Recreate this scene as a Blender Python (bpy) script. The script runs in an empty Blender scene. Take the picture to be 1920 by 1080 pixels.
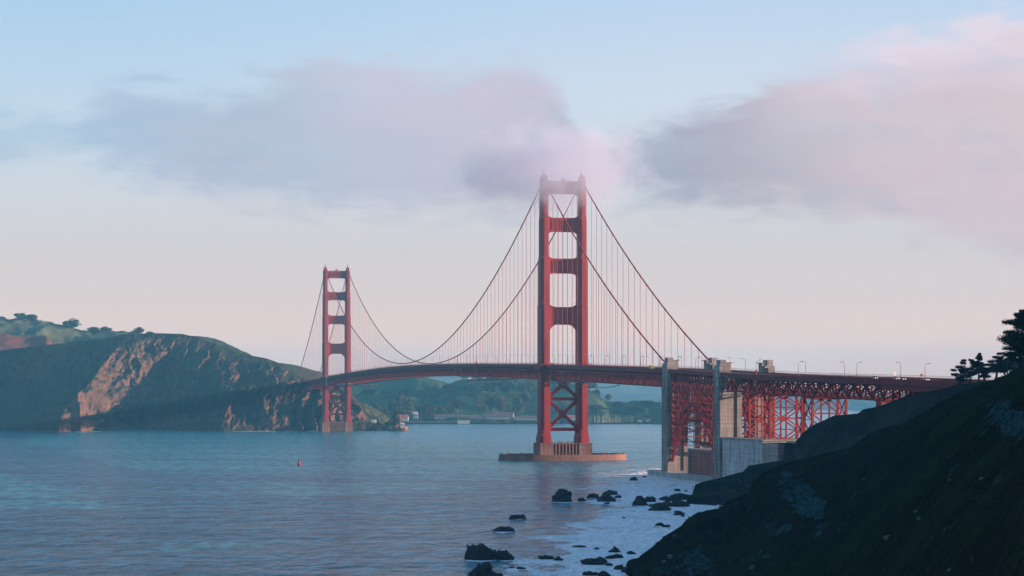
import bpy, math, random
from mathutils import Vector, Matrix, noise
R = math.radians
random.seed(7)
sc = bpy.context.scene
COL = sc.collection
F, CH, HY = 3974.0, 53.3, 737.8          # focal length in photo pixels, eye height, horizon row

# ------------------------------------------------------------------ camera
cd = bpy.data.cameras.new('camera'); cam = bpy.data.objects.new('camera', cd); COL.objects.link(cam)
cam.location = (0, 0, CH); cam.rotation_euler = (R(90), 0, 0)
cd.sensor_width = 36; cd.lens = F/1920*36; cd.shift_y = (HY-540)/1920
cd.clip_start = 1; cd.clip_end = 60000
sc.camera = cam

# ------------------------------------------------------------------ exposure
sc.view_settings.view_transform = 'Standard'; sc.view_settings.look = 'None'
sc.view_settings.gamma = 1; sc.view_settings.use_curve_mapping = False
EXPO = 1.4
sc.view_settings.exposure = EXPO
cy = sc.cycles
cy.use_denoising = True
cy.max_bounces = 8; cy.diffuse_bounces = 2; cy.glossy_bounces = 2; cy.volume_bounces = 6
cy.transparent_max_bounces = 6
cy.volume_step_rate = 1.0; cy.volume_max_steps = 256

# ------------------------------------------------------------------ node helper
class NT:
    def __init__(s, tree): s.t = tree; s.n = tree.nodes; s.l = tree.links
    def new(s, kind, **kw):
        nd = s.n.new(kind)
        for k, v in kw.items(): setattr(nd, k, v)
        return nd
    def put(s, sock, v):
        if isinstance(v, bpy.types.NodeSocket): s.l.new(v, sock)
        elif v is not None: sock.default_value = v
    def m(s, op, a, b=None, c=None, clamp=False):
        nd = s.new('ShaderNodeMath', operation=op, use_clamp=clamp)
        s.put(nd.inputs[0], a); s.put(nd.inputs[1], b); s.put(nd.inputs[2], c)
        return nd.outputs[0]
    def sm(s, v, a, b):                    # smoothstep a..b -> 0..1
        nd = s.new('ShaderNodeMapRange', interpolation_type='SMOOTHSTEP')
        s.put(nd.inputs[0], v); nd.inputs[1].default_value = a; nd.inputs[2].default_value = b
        return nd.outputs[0]
    def lin(s, v, a, b, c=0, d=1):
        nd = s.new('ShaderNodeMapRange')
        s.put(nd.inputs[0], v)
        for i, q in enumerate((a, b, c, d)): nd.inputs[i+1].default_value = q
        return nd.outputs[0]
    def mix(s, f, a, b, mode='MIX'):
        nd = s.new('ShaderNodeMix', data_type='RGBA', blend_type=mode)
        s.put(nd.inputs[0], f); s.put(nd.inputs[6], c4(a)); s.put(nd.inputs[7], c4(b))
        return nd.outputs[2]
    def noise(s, vec, scale, detail=3, rough=.5, dist=0, out=0):
        nd = s.new('ShaderNodeTexNoise')
        s.put(nd.inputs['Vector'], vec); nd.inputs['Scale'].default_value = scale
        nd.inputs['Detail'].default_value = detail; nd.inputs['Roughness'].default_value = rough
        nd.inputs['Distortion'].default_value = dist
        return nd.outputs[out]
    def mapv(s, vec, scale=(1, 1, 1), loc=(0, 0, 0), rot=(0, 0, 0)):
        nd = s.new('ShaderNodeMapping'); s.put(nd.inputs[0], vec)
        nd.inputs['Scale'].default_value = scale; nd.inputs['Location'].default_value = loc
        nd.inputs['Rotation'].default_value = rot
        return nd.outputs[0]
    def ramp(s, v, pts, ip='LINEAR'):
        nd = s.new('ShaderNodeValToRGB'); cr = nd.color_ramp; cr.interpolation = ip
        while len(cr.elements) < len(pts): cr.elements.new(.5)
        for e, (p, c) in zip(cr.elements, pts): e.position = p; e.color = c4(c)
        s.put(nd.inputs[0], v); return nd.outputs[0]
    def curve(s, v, pts):
        nd = s.new('ShaderNodeFloatCurve'); cu = nd.mapping.curves[0]
        cu.points[0].location = pts[0]; cu.points[1].location = pts[-1]
        for p in pts[1:-1]: cu.points.new(*p)
        for p in cu.points: p.handle_type = 'AUTO'
        nd.mapping.update(); s.put(nd.inputs[1], v); return nd.outputs[0]
    def comb(s, x, y, z):
        nd = s.new('ShaderNodeCombineXYZ')
        for i, v in enumerate((x, y, z)): s.put(nd.inputs[i], v)
        return nd.outputs[0]

def c4(c):
    if isinstance(c, (tuple, list)) and len(c) == 3: return (c[0], c[1], c[2], 1)
    return c
def lin1(v):
    v /= 255.0
    return v/12.92 if v <= .04045 else ((v+.055)/1.055)**2.4
def srgb(r, g, b, k=1.0): return (lin1(r)*k, lin1(g)*k, lin1(b)*k)

# ------------------------------------------------------------------ sun and sky
SUN_AZ, SUN_EL = (0.9980, -0.063), R(9)
sd = Vector((SUN_AZ[0]*math.cos(SUN_EL), SUN_AZ[1]*math.cos(SUN_EL), math.sin(SUN_EL)))
sl = bpy.data.lights.new('sun', 'SUN'); sl.energy = 5.0; sl.angle = R(0.5); sl.color = (1.0, .66, .50)
so = bpy.data.objects.new('sun', sl); COL.objects.link(so)
so.rotation_euler = (-sd).to_track_quat('-Z', 'Y').to_euler()

w = bpy.data.worlds.new('World'); sc.world = w; w.use_nodes = True
w.node_tree.nodes.clear(); N = NT(w.node_tree)
SK = 1/2**EXPO
tc = N.new('ShaderNodeTexCoord').outputs['Generated']
sep = N.new('ShaderNodeSeparateXYZ'); N.put(sep.inputs[0], tc)
X, Y, Z = sep.outputs
az = N.m('ARCTAN2', X, Y)
el = N.m('ARCTAN2', Z, N.m('SQRT', N.m('ADD', N.m('MULTIPLY', X, X), N.m('MULTIPLY', Y, Y))))
nz = N.new('ShaderNodeTexSky', sky_type='NISHITA', sun_disc=False)
nz.sun_elevation = SUN_EL; nz.sun_rotation = R(93.6); nz.altitude = 50; nz.air_density = 1.0; nz.dust_density = 1.5
a = N.m('ADD', .5, N.m('MULTIPLY', az, F/1920))          # 0..1 across the field of view
e = N.m('MULTIPLY', el, F/HY)                            # 0 at the horizon, 1 at the top of the view
HZ_D, AIR = .70e-4, (.09, .45, .74)                    # haze density; light the haze itself adds (display-linear)
def beyond(pos, c):                                      # sky colour outside the haze that reads as c from inside it
    elv = max(.004, pos*4*HY/F); tr = math.exp(-HZ_D*min(9000, 217/math.tan(elv)))
    return tuple(max(.02, (q-a_*(1-tr))/tr) for q, a_ in zip(srgb(*c), AIR))
base = N.ramp(N.m('DIVIDE', e, 4.0, clamp=True), [(q, beyond(q, c)) for q, c in [
    (0.0, (208, 198, 206)), (.03, (213, 202, 209)), (.06, (210, 203, 211)), (.09, (205, 204, 213)), (.13, (207, 212, 224)),
    (.19, (205, 218, 236)), (.25, (186, 211, 239)), (.32, (152, 194, 232)), (.5, (118, 176, 224)), (1.0, (72, 130, 190))]])
blue = N.m('MULTIPLY', N.sm(a, .75, 0.0), N.sm(e, .35, 1.0))
base = N.mix(N.m('MULTIPLY', blue, .55), base, srgb(160, 202, 233))
nish = N.new('ShaderNodeVectorMath', operation='SCALE'); N.put(nish.inputs[0], nz.outputs[0]); nish.inputs[3].default_value = .13
base = N.mix(.16, base, nish.outputs[0])
# fog bank: one band of cloud with a soft upper and lower edge, stirred by noise
P = N.comb(N.m('MULTIPLY', az, 1.0), N.m('MULTIPLY', el, 2.2), 0.0)
n1 = N.noise(P, 9, 5, .5); n2 = N.noise(N.mapv(P, loc=(3, 1, 2)), 26, 5, .55, .6); n3 = N.noise(N.mapv(P, (.6, 1, 1), (7, 5, 0), (0, 0, .5)), 14, 4, .5, .3)
aw = N.m('ADD', a, N.m('MULTIPLY', N.m('SUBTRACT', n1, .5), .045))
ew = N.m('ADD', e, N.m('ADD', N.m('MULTIPLY', N.m('SUBTRACT', n1, .5), .16), N.m('MULTIPLY', N.m('SUBTRACT', n2, .5), .20)))
n4 = N.noise(N.mapv(P, (.5, 1, 1), (1, 8, 0), (0, 0, .6)), 70, 5, .62, .8)
ew = N.m('ADD', ew, N.m('MULTIPLY', N.m('SUBTRACT', n4, .5), .11))
def cv(pts): return [(x/1920, (HY-y)/HY) for x, y in pts]
T = N.curve(aw, cv([(0, 222), (120, 232), (250, 165), (400, 178), (500, 150), (600, 122), (720, 130), (850, 140), (960, 112),
                    (1040, 148), (1080, 205), (1112, 262), (1145, 262), (1250, 230), (1400, 176), (1550, 106), (1700, 70), (1850, 62), (1920, 70)]))
Bt = N.curve(aw, cv([(0, 300), (100, 300), (200, 325), (300, 355), (450, 372), (600, 392), (800, 395), (950, 375),
                     (1050, 360), (1130, 352), (1300, 396), (1500, 414), (1700, 428), (1920, 470)]))
top = N.sm(N.m('SUBTRACT', T, ew), -.035, .065)
bot = N.sm(N.m('SUBTRACT', ew, Bt), -.07, .07)
dens = N.m('MULTIPLY', top, bot)
leftthin = N.lin(a, 0.0, .22, .62, .93)
dens = N.m('MULTIPLY', dens, N.m('MULTIPLY', leftthin, N.m('MULTIPLY', N.lin(n3, .3, .62, .80, 1.0), N.lin(n4, .3, .65, .88, 1.0))), clamp=True)
ccol = N.ramp(a, [(0, srgb(146, 182, 208)), (.12, srgb(156, 178, 204)), (.26, srgb(168, 179, 198)), (.38, srgb(184, 182, 200)),
                  (.48, srgb(190, 181, 196)), (.57, srgb(180, 174, 190)), (.63, srgb(148, 154, 174)), (.72, srgb(170, 158, 172)),
                  (.84, srgb(204, 180, 186)), (1, srgb(214, 188, 190))])
dep = N.m('SUBTRACT', T, ew)                             # depth below the upper edge
pinkf = N.m('MULTIPLY', N.sm(dep, .22, .02), N.sm(a, .70, .86))
ccol = N.mix(N.m('MULTIPLY', pinkf, .85), ccol, srgb(236, 217, 228))
pk2 = N.m('MULTIPLY', N.sm(dep, .30, .0), N.m('MULTIPLY', N.sm(a, .22, .36), N.sm(a, .66, .56)))
ccol = N.mix(N.m('MULTIPLY', pk2, .5), ccol, srgb(208, 196, 212))
ccol = N.mix(N.m('MULTIPLY', N.sm(n3, .42, .66), .34), ccol, srgb(206, 190, 202))
ccol = N.mix(N.m('MULTIPLY', N.sm(n2, .45, .7), .28), ccol, srgb(150, 170, 196))
sky = N.mix(dens, base, ccol)
# a thinner distant bank low on the right
T2 = N.curve(a, cv([(0, 760), (1300, 745), (1480, 690), (1600, 658), (1750, 645), (1920, 640)]))
low = N.m('MULTIPLY', N.sm(N.m('SUBTRACT', T2, N.m('ADD', e, N.m('MULTIPLY', N.m('SUBTRACT', n1, .5), .05))), -.02, .05), .6)
sky = N.mix(low, sky, beyond(.02, (200, 186, 194)))
bg = N.new('ShaderNodeBackground'); N.put(bg.inputs[0], sky)
bg.inputs[1].default_value = SK*1.10
wo = N.new('ShaderNodeOutputWorld'); N.l.new(bg.outputs[0], wo.inputs[0])

# ------------------------------------------------------------------ materials
MATS = {}
def material(name):
    m = bpy.data.materials.new(name); m.use_nodes = True; m.node_tree.nodes.clear()
    n = NT(m.node_tree); p = n.new('ShaderNodeBsdfPrincipled'); o = n.new('ShaderNodeOutputMaterial')
    n.l.new(p.outputs[0], o.inputs[0]); MATS[name] = m
    return m, n, p
def bump(n, p, h, strength=.3, dist=1.0):
    b = n.new('ShaderNodeBump'); b.inputs['Strength'].default_value = strength; b.inputs['Distance'].default_value = dist
    n.put(b.inputs['Height'], h); n.l.new(b.outputs[0], p.inputs['Normal'])
def simple(name, col, rough=.6, var=.25, scale=.5, metal=0, spec=.3, stretch=(1, 1, 1)):
    m, n, p = material(name)
    g = n.new('ShaderNodeTexCoord').outputs['Object']
    v = n.noise(n.mapv(g, stretch), scale, 5, .6)
    k = n.lin(v, .3, .7, 1-var, 1+var)
    if name in ('concrete', 'seawall', 'pier_concrete', 'brick'):      # formwork lifts and weather streaks
        k = n.m('MULTIPLY', k, n.lin(n.noise(n.mapv(g, (.02, .02, .9)), 1.0, 3, .7), .35, .65, .78, 1.12))
        k = n.m('MULTIPLY', k, n.lin(n.noise(n.mapv(g, (1, 1, .05)), .8, 4, .7), .35, .62, .72, 1.1))
    vm = n.new('ShaderNodeVectorMath', operation='SCALE'); vm.inputs[0].default_value = col; n.put(vm.inputs[3], k)
    n.l.new(vm.outputs[0], p.inputs['Base Color'])
    p.inputs['Roughness'].default_value = rough; p.inputs['Metallic'].default_value = metal
    p.inputs['Specular IOR Level'].default_value = spec
    return m
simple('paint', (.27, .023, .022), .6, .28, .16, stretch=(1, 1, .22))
simple('paint_shaded', (.16, .019, .021), .7, .28, .2)  # same bridge paint, darkened for steel that lies in shade
simple('pier_concrete', (.20, .105, .075), .85, .3, .2, stretch=(1, 1, .3))
simple('concrete', (.27, .25, .23), .85, .38, .18, stretch=(1, 1, .25))
simple('seawall', (.36, .38, .38), .85, .35, .16, stretch=(1, 1, .35))
simple('brick', (.26, .12, .085), .9, .25, .3)
simple('asphalt', (.05, .05, .052), .9)
simple('lamp_metal', (.10, .11, .11), .5)
simple('orange_metal', (.45, .08, .05), .5)
simple('white_paint', (.78, .76, .72), .5, .1)
simple('cream', (.62, .58, .50), .7, .1)
simple('roof_red', (.42, .10, .07), .8, .2)
simple('roof_brown', (.16, .09, .085), .8, .2)
simple('grey_wall', (.38, .40, .42), .8, .2)
simple('hill_stone', (.05, .07, .073), .9, .3)
simple('glass_dark', (.03, .04, .05), .1, .1)
simple('bark', (.05, .04, .033), .9, .3, 2)
simple('yellow', (.62, .55, .08), .5)
simple('black', (.02, .02, .022), .5)
simple('clothes', (.018, .018, .024), .9)
simple('skin', (.30, .17, .12), .7)
simple('car_silver', (.35, .36, .38), .3)
simple('car_dark', (.04, .045, .06), .3)
_m = simple('wet_rock', (.020, .020, .022), .6, .5, .5); _n = NT(_m.node_tree); bump(_n, [q for q in _n.n if q.type == 'BSDF_PRINCIPLED'][0], _n.noise(_n.new('ShaderNodeTexCoord').outputs['Object'], .8, 6, .7), 1.0, 1.4)
def emit(name, col, s):
    m, n, p = material(name); p.inputs['Base Color'].default_value = c4(col)
    p.inputs['Emission Color'].default_value = c4(col); p.inputs['Emission Strength'].default_value = s
emit('headlight', (1, .92, .75), .9)

def foliage(name, c1, c2, c3):
    m, n, p = material(name)
    g = n.new('ShaderNodeNewGeometry')
    n0 = n.noise(n.mapv(g.outputs['Position']), .35, 2)
    col = n.mix(n.lin(n0, .35, .65), c1, c2)
    col = n.mix(n.m('MULTIPLY', g.outputs['Random Per Island'], .6), col, c3)
    n.put(p.inputs['Base Color'], col); p.inputs['Roughness'].default_value = .8
    p.inputs['Specular IOR Level'].default_value = 0
foliage('leaf_cypress', (.010, .018, .014), (.020, .032, .020), (.012, .016, .012))
foliage('leaf_far', (.035, .060, .030), (.075, .085, .045), (.12, .10, .06))
foliage('leaf_brown', (.10, .085, .050), (.16, .12, .075), (.07, .08, .04))
foliage('leaf_scrub', (.008, .013, .008), (.017, .024, .012), (.012, .012, .008))

def terrain(name, grass, brush, rock, rock_bias=.5, sc1=.02, hard=.25, strata=True, bstr=.5, bdist=3.0, fine=.35):
    m, n, p = material(name)
    g = n.new('ShaderNodeNewGeometry'); pos = g.outputs['Position']
    s3 = n.new('ShaderNodeSeparateXYZ'); n.put(s3.inputs[0], g.outputs['Normal'])
    a1 = n.noise(pos, sc1, 6, .6); a2 = n.noise(n.mapv(pos, (1, 1, 1), (50, 9, 3)), sc1*4, 6, .62, .4)
    a3 = n.noise(n.mapv(pos, (1, 1, .45), (5, 9, 3)), fine, 4, .65)
    veg = n.mix(n.sm(n.m('ADD', n.m('MULTIPLY', a1, .6), n.m('MULTIPLY', a2, .4)), .42, .58), grass, brush)
    veg = n.mix(n.m('MULTIPLY', n.sm(a3, .45, .7), .45), veg, tuple(q*.45 for q in grass))
    rk = n.mix(n.sm(a2, .35, .65), rock, tuple(q*.55 for q in rock))
    rk = n.mix(n.m('MULTIPLY', n.sm(a3, .5, .75), .5), rk, tuple(min(1, q*1.6) for q in rock))
    steep = n.m('SUBTRACT', 1.0, s3.outputs[2])
    f = n.m('ADD', steep, n.m('MULTIPLY', n.m('SUBTRACT', a2, .5), 1.1))
    f = n.sm(f, rock_bias-hard*.5, rock_bias+hard*.5)
    n.put(p.inputs['Base Color'], n.mix(f, veg, rk))
    p.inputs['Roughness'].default_value = 1; p.inputs['Specular IOR Level'].default_value = 0
    bump(n, p, n.m('ADD', a2, n.m('MULTIPLY', a3, .5)), bstr, bdist)
    return m
terrain('cliff_ground', (.034, .037, .024), (.050, .042, .028), (.145, .084, .058), .50, .014, .55, bstr=1.0, bdist=9, fine=.12)
terrain('green_hill', (.095, .098, .050), (.040, .050, .028), (.16, .13, .07), .95, .008, .3, bstr=.6, bdist=7, fine=.06)
terrain('red_cut', (.16, .060, .048), (.18, .068, .052), (.17, .062, .05), .5, .02, .4, fine=.08)
terrain('bay_hill', (.070, .095, .040), (.030, .048, .028), (.12, .10, .06), .97, .006, .3, bstr=.5, bdist=8, fine=.05)
terrain('far_range', (.16, .17, .15), (.13, .14, .13), (.2, .2, .18), 1.2, .003, .3, fine=.02)  # pale base colour stands in for haze missing at this distance
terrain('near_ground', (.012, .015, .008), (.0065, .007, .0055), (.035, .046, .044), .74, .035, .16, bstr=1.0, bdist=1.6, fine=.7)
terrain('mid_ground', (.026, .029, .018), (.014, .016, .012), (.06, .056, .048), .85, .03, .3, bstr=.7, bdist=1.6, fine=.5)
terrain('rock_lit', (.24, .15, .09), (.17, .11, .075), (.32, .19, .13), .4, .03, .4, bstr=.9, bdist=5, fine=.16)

# water: sky-reflecting chop, streaked by the current, with surf near the shore
m, n, p = material('water')
pos = n.new('ShaderNodeNewGeometry').outputs['Position']
fa = n.new('ShaderNodeAttribute', attribute_name='foam').outputs['Fac']
w1 = n.noise(n.mapv(pos, (1, .55, 1), (0, 0, 0), (0, 0, .15)), .24, 4, .65, .5)
w2 = n.noise(n.mapv(pos, (.8, .6, 1), (9, 4, 0), (0, 0, -.2)), .055, 4, .6, .4)
w3 = n.noise(n.mapv(pos, (.35, 1, 1), (2, 4, 0), (0, 0, .1)), .009, 4, .55, .6)
st = n.noise(n.mapv(pos, (.22, 1, 1), (5, 1, 0), (0, 0, .22)), .012, 6, .68, .8)
fm1 = n.noise(n.mapv(pos, (1, .5, 1), (1, 1, 0), (0, 0, .3)), .07, 6, .68, 1.2)
fm2 = n.noise(n.mapv(pos, (1, .55, 1), (4, 1, 0), (0, 0, .5)), .022, 5, .6, 1.4)
foam = n.sm(n.m('ADD', n.m('MULTIPLY', fa, .92), n.m('ADD', n.m('MULTIPLY', n.m('SUBTRACT', fm1, .5), 1.7), n.m('MULTIPLY', n.m('SUBTRACT', fm2, .5), 1.6))), .47, .70)
foam = n.m('MULTIPLY', n.m('MULTIPLY', foam, n.lin(n.noise(n.mapv(pos, (1, .45, 1)), .35, 5, .7), .34, .58, .62, 1.0)), n.sm(fa, .02, .2))
deep = n.mix(n.sm(st, .38, .62), (.012, .20, .285), (.022, .235, .325))
w4 = n.noise(n.mapv(pos, (1, .42, 1), (3, 7, 0)), .13, 5, .66, .3)
deep = n.mix(n.m('MULTIPLY', n.sm(w4, .60, .42), .85), deep, (.001, .035, .06))  # dark sides of the ripples painted into the base colour
n.put(p.inputs['Base Color'], n.mix(foam, deep, (.84, .84, .88)))
n.put(p.inputs['Roughness'], n.m('ADD', n.lin(st, .35, .65, .13, .24), n.m('MULTIPLY', foam, .4)))
p.inputs['IOR'].default_value = 1.33; p.inputs['Specular Tint'].default_value = (.42, .80, 1, 1); p.inputs['Specular IOR Level'].default_value = .3
hh = n.m('ADD', n.m('ADD', n.m('MULTIPLY', w1, .5), n.m('MULTIPLY', w4, 1.6)), n.m('ADD', n.m('MULTIPLY', w2, 2.0), n.m('MULTIPLY', w3, 3.0)))
sx_ = n.new('ShaderNodeSeparateXYZ'); n.put(sx_.inputs[0], pos)
bay = n.sm(n.m('ADD', n.m('MULTIPLY', sx_.outputs[0], .9748), n.m('MULTIPLY', sx_.outputs[1], .2229)), 330, 900)   # sheltered water inside the strait
bump(n, p, hh, 1.0, 4.0)
n.put([q for q in n.n if q.type == 'BUMP'][0].inputs['Strength'], n.lin(bay, 0, 1, 1.0, .16))
WB = [q for q in n.n if q.type == 'BUMP'][0]

# ------------------------------------------------------------------ object helpers
def tag(o, label=None, cat=None, group=None, kind=None):
    if label: o['label'] = label
    if cat: o['category'] = cat
    if group: o['group'] = group
    if kind: o['kind'] = kind
    return o
def empty(name, loc=(0, 0, 0), rz=0, parent=None):
    o = bpy.data.objects.new(name, None); COL.objects.link(o); o.location = loc; o.rotation_euler = (0, 0, rz)
    o.empty_display_size = 1
    if parent: o.parent = parent
    return o
class MB:
    def __init__(s): s.v = []; s.f = []
    def add(s, vs, fs):
        b = len(s.v); s.v += [tuple(q) for q in vs]; s.f += [tuple(b+i for i in f) for f in fs]
    def box(s, x0, x1, y0, y1, z0, z1):
        s.add([(x0, y0, z0), (x1, y0, z0), (x1, y1, z0), (x0, y1, z0), (x0, y0, z1), (x1, y0, z1), (x1, y1, z1), (x0, y1, z1)],
              [(0, 3, 2, 1), (4, 5, 6, 7), (0, 1, 5, 4), (1, 2, 6, 5), (2, 3, 7, 6), (3, 0, 4, 7)])
    def frust(s, cx, cy, z0, z1, w0, d0, w1, d1):
        vs = []
        for z, w, d in ((z0, w0/2, d0/2), (z1, w1/2, d1/2)):
            vs += [(cx-w, cy-d, z), (cx+w, cy-d, z), (cx+w, cy+d, z), (cx-w, cy+d, z)]
        s.add(vs, [(0, 3, 2, 1), (4, 5, 6, 7), (0, 1, 5, 4), (1, 2, 6, 5), (2, 3, 7, 6), (3, 0, 4, 7)])
    def bar(s, a, b, w, h=None, up=(0, 0, 1)):       # rectangular member from a to b
        a = Vector(a); b = Vector(b); d = b-a
        if d.length < 1e-6: return
        h = h or w; d.normalize(); u = Vector(up)
        if abs(d.dot(u)) > .98: u = Vector((0, 1, 0))
        sx = d.cross(u).normalized(); sy = sx.cross(d).normalized()
        vs = []
        for q in (a, b):
            for i, j in ((-1, -1), (1, -1), (1, 1), (-1, 1)): vs.append(q+sx*(w/2*i)+sy*(h/2*j))
        s.add(vs, [(0, 3, 2, 1), (4, 5, 6, 7), (0, 1, 5, 4), (1, 2, 6, 5), (2, 3, 7, 6), (3, 0, 4, 7)])
    def tube(s, pts, rad, n=8, cap=True):
        b = len(s.v); pts = [Vector(q) for q in pts]; m = len(pts)
        for i, q in enumerate(pts):
            d = (pts[min(i+1, m-1)]-pts[max(i-1, 0)]).normalized()
            u = Vector((0, 0, 1)) if abs(d.z) < .95 else Vector((1, 0, 0))
            sx = d.cross(u).normalized(); sy = sx.cross(d).normalized()
            r = rad[i] if isinstance(rad, (list, tuple)) else rad
            for k in range(n):
                t = 2*math.pi*k/n; s.v.append(tuple(q+sx*(r*math.cos(t))+sy*(r*math.sin(t))))
        for i in range(m-1):
            for k in range(n):
                k2 = (k+1) % n; s.f.append((b+i*n+k, b+i*n+k2, b+(i+1)*n+k2, b+(i+1)*n+k))
        if cap:
            s.f.append(tuple(b+k for k in range(n-1, -1, -1))); s.f.append(tuple(b+(m-1)*n+k for k in range(n)))
    def extrude(s, poly, y0, y1):                    # poly in the xz plane
        k = len(poly)
        s.add([(x, y0, z) for x, z in poly]+[(x, y1, z) for x, z in poly],
              [tuple(range(k)), tuple(range(2*k-1, k-1, -1))]+[(i, i+k, (i+1) % k+k, (i+1) % k) for i in range(k)])
    def build(s, name, mat, parent=None, smooth=False, loc=None):
        me = bpy.data.meshes.new(name); me.from_pydata(s.v, [], s.f); me.materials.append(MATS[mat])
        if smooth:
            me.polygons.foreach_set('use_smooth', [True]*len(me.polygons))
        o = bpy.data.objects.new(name, me); COL.objects.link(o)
        if parent: o.parent = parent
        if loc: o.location = loc
        return o
def copy_tree(o, parent=None):
    c = o.copy(); COL.objects.link(c); c.parent = parent
    for ch in list(o.children): copy_tree(ch, c)
    return c
def PX(px, py, z): return Vector(((px-960)/F*z, z, CH-(py-HY)*z/F))
def interp(pts, x):
    if x <= pts[0][0]: return pts[0][1:]
    for p0, p1 in zip(pts, pts[1:]):
        if x <= p1[0]:
            t = (x-p0[0])/(p1[0]-p0[0]); return tuple(a_+(b_-a_)*t for a_, b_ in zip(p0[1:], p1[1:]))
    return pts[-1][1:]
def i1(pts, x): return interp(pts, x)[0]
def fbm(x, y, z, s, o=5): return noise.fractal(Vector((x*s, y*s, z*s)), 1.0, 2.0, o)
def surface(name, mat, us, vs, fn):
    me = bpy.data.meshes.new(name); V = []; nu = len(us)
    for v in vs:
        for u in us: V.append(tuple(fn(u, v)))
    Fs = [(j*nu+i, j*nu+i+1, (j+1)*nu+i+1, (j+1)*nu+i) for j in range(len(vs)-1) for i in range(nu-1)]
    me.from_pydata(V, [], Fs); me.materials.append(MATS[mat])
    me.polygons.foreach_set('use_smooth', [True]*len(me.polygons))
    o = bpy.data.objects.new(name, me); COL.objects.link(o); o['kind'] = 'structure'
    return o
def rng(a_, b_, n_): return [a_+(b_-a_)*i/(n_-1) for i in range(n_)]

# ------------------------------------------------------------------ water
# sea rocks: photo column and foot row, width and height in photo pixels, label
RK = [
 (1055, 941, 37, 24, 'large rounded dark boulder standing alone in the surf below the fender ring'),
 (970, 973, 25, 8, 'low flat dark rock left of the surf, farther of the two low ones'),
 (945.6, 996.5, 33, 9, 'low wedge shaped dark rock left of the surf, nearer of the two low ones'),
 (903, 1049.5, 56, 29, 'biggest dark rock mound at the lower middle of the sea'),
 (943, 1050, 36, 19, 'pointed dark rock touching the right side of the biggest rock mound'),
 (1024, 1048.5, 27, 7, 'low dark rock in the surf right of the biggest mound, left of a small dome'),
 (1047.6, 1051, 16, 8, 'small dome shaped rock beside a longer low rock in the surf'),
 (1091, 940, 15, 7, 'small jagged rock between the rounded boulder and the rock cluster'),
 (1112, 934, 19, 9, 'small rounded rock at the left edge of the middle rock cluster'),
 (1137.5, 940.5, 31, 14, 'blocky dark rock, biggest and nearest of the middle cluster'),
 (1145, 928, 27, 9, 'broad low rock at the back of the middle cluster'),
 (1159, 933.5, 13, 5, 'little rock at the right end of the middle cluster'),
 (1138, 945, 10, 3.5, 'tiny flat rock just in front of the blocky rock in the middle cluster'),
 (1188.5, 901, 13, 7, 'small dark rock alone in the foam near the sea wall corner'),
 (1201.7, 948, 26, 18, 'tall dark boulder at the seaward tip of the rocky point'),
 (1219, 941, 23, 10, 'dark rock behind the tall boulder on the rocky point'),
 (1239.6, 957.5, 39, 15, 'wide jagged dark rock on the near side of the rocky point'),
 (1222, 950, 11, 5, 'small rock between the tall boulder and the wide jagged rock on the point'),
 (1248, 938, 24, 8, 'low dark rock in the middle of the rocky point'),
 (1264, 940, 27, 12, 'dark boulder near the landward end of the rocky point'),
 (1252, 950, 24, 10, 'dark boulder on the near side of the point beside the hillside'),
 (1279, 937, 30, 12, 'dark boulder where the rocky point joins the hillside'),
 (1276, 950, 30, 12, 'dark boulder against the hillside foot behind the wide jagged rock'),
 (1273, 966, 21, 8, 'low oval rock in the foam just below the rocky point'),
 (1280.4, 969, 7, 3, 'tiny rock touching the low oval rock below the point'),
 (1270, 921, 13, 5, 'small low rock in the cove behind the rocky point'),
 (1286, 921.5, 6, 2.6, 'tiny rock in the cove right of the small low rock'),
 (1208, 895, 7, 3, 'tiny rock in the foam just off the sea wall corner'),
 (1236.7, 986, 15, 6, 'left rock of a low pair in the foam near the dark slope'),
 (1248.5, 988.5, 14, 5, 'right rock of a low pair in the foam near the dark slope'),
 (1170, 971.5, 6, 2.6, 'tiny lone rock in the wide foam'),
 (1086.5, 1026, 27, 3.5, 'long thin flat rock barely above the surf'),
 (1119, 1030, 10, 4, 'tiny rock right of the long thin flat rock'),
 (1152, 1035.5, 19, 6.5, 'low rounded rock in the surf, left neighbour of a pointed one'),
 (1184, 1039, 16, 6, 'pointed low rock in the surf closest to the dark slope'),
 (1117, 1058.5, 44, 14, 'broad sloping dark rock in the surf near the bottom of the slope'),
 (1145, 1047.5, 17, 6.5, 'small rock above the broad sloping rock'),
 (1159, 1046.5, 18, 8, 'small humped rock above and right of the broad sloping rock'),
 (1143, 1061, 12, 5.5, 'small rock at the right end of the broad sloping rock'),
 (1161, 1068, 19, 9.5, 'dark rock in the surf left of the rock touching the slope'),
 (1177, 1073, 20, 10, 'dark rock touching the foot of the dark slope'),
 (1108, 1079, 29, 8, 'low rock at the bottom edge of the picture, left of a rounder one'),
 (1132.5, 1080.5, 22, 9.5, 'rounder low rock at the bottom edge of the picture'),
 (977, 1067, 16, 4, 'thin low rock between the biggest mound and the surf'),
 (960, 1065, 9, 3, 'tiny low rock just below the pointed rock'),
 (935, 1080.5, 15, 6, 'small rock at the foot of the knobbed rock column'),
]
RKP = [((q[0]-960)/F*(CH*F/(q[1]-HY)), CH*F/(q[1]-HY), max(3.0, q[2]*CH/(q[1]-HY)*.5)) for q in RK if q[2] > 11]
def seg_d(p, a_, b_):
    ax, ay = a_; bx, by = b_; dx, dy = bx-ax, by-ay
    t = max(0, min(1, ((p[0]-ax)*dx+(p[1]-ay)*dy)/(dx*dx+dy*dy))); return math.hypot(p[0]-ax-t*dx, p[1]-ay-t*dy)
FX = [(480, -30), (619, -6), (657, 4), (808, 20), (900, 32), (953, 40), (1050, 43), (1162, 46), (1300, 58), (1400, 74), (1500, 95), (1600, 200)]
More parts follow.
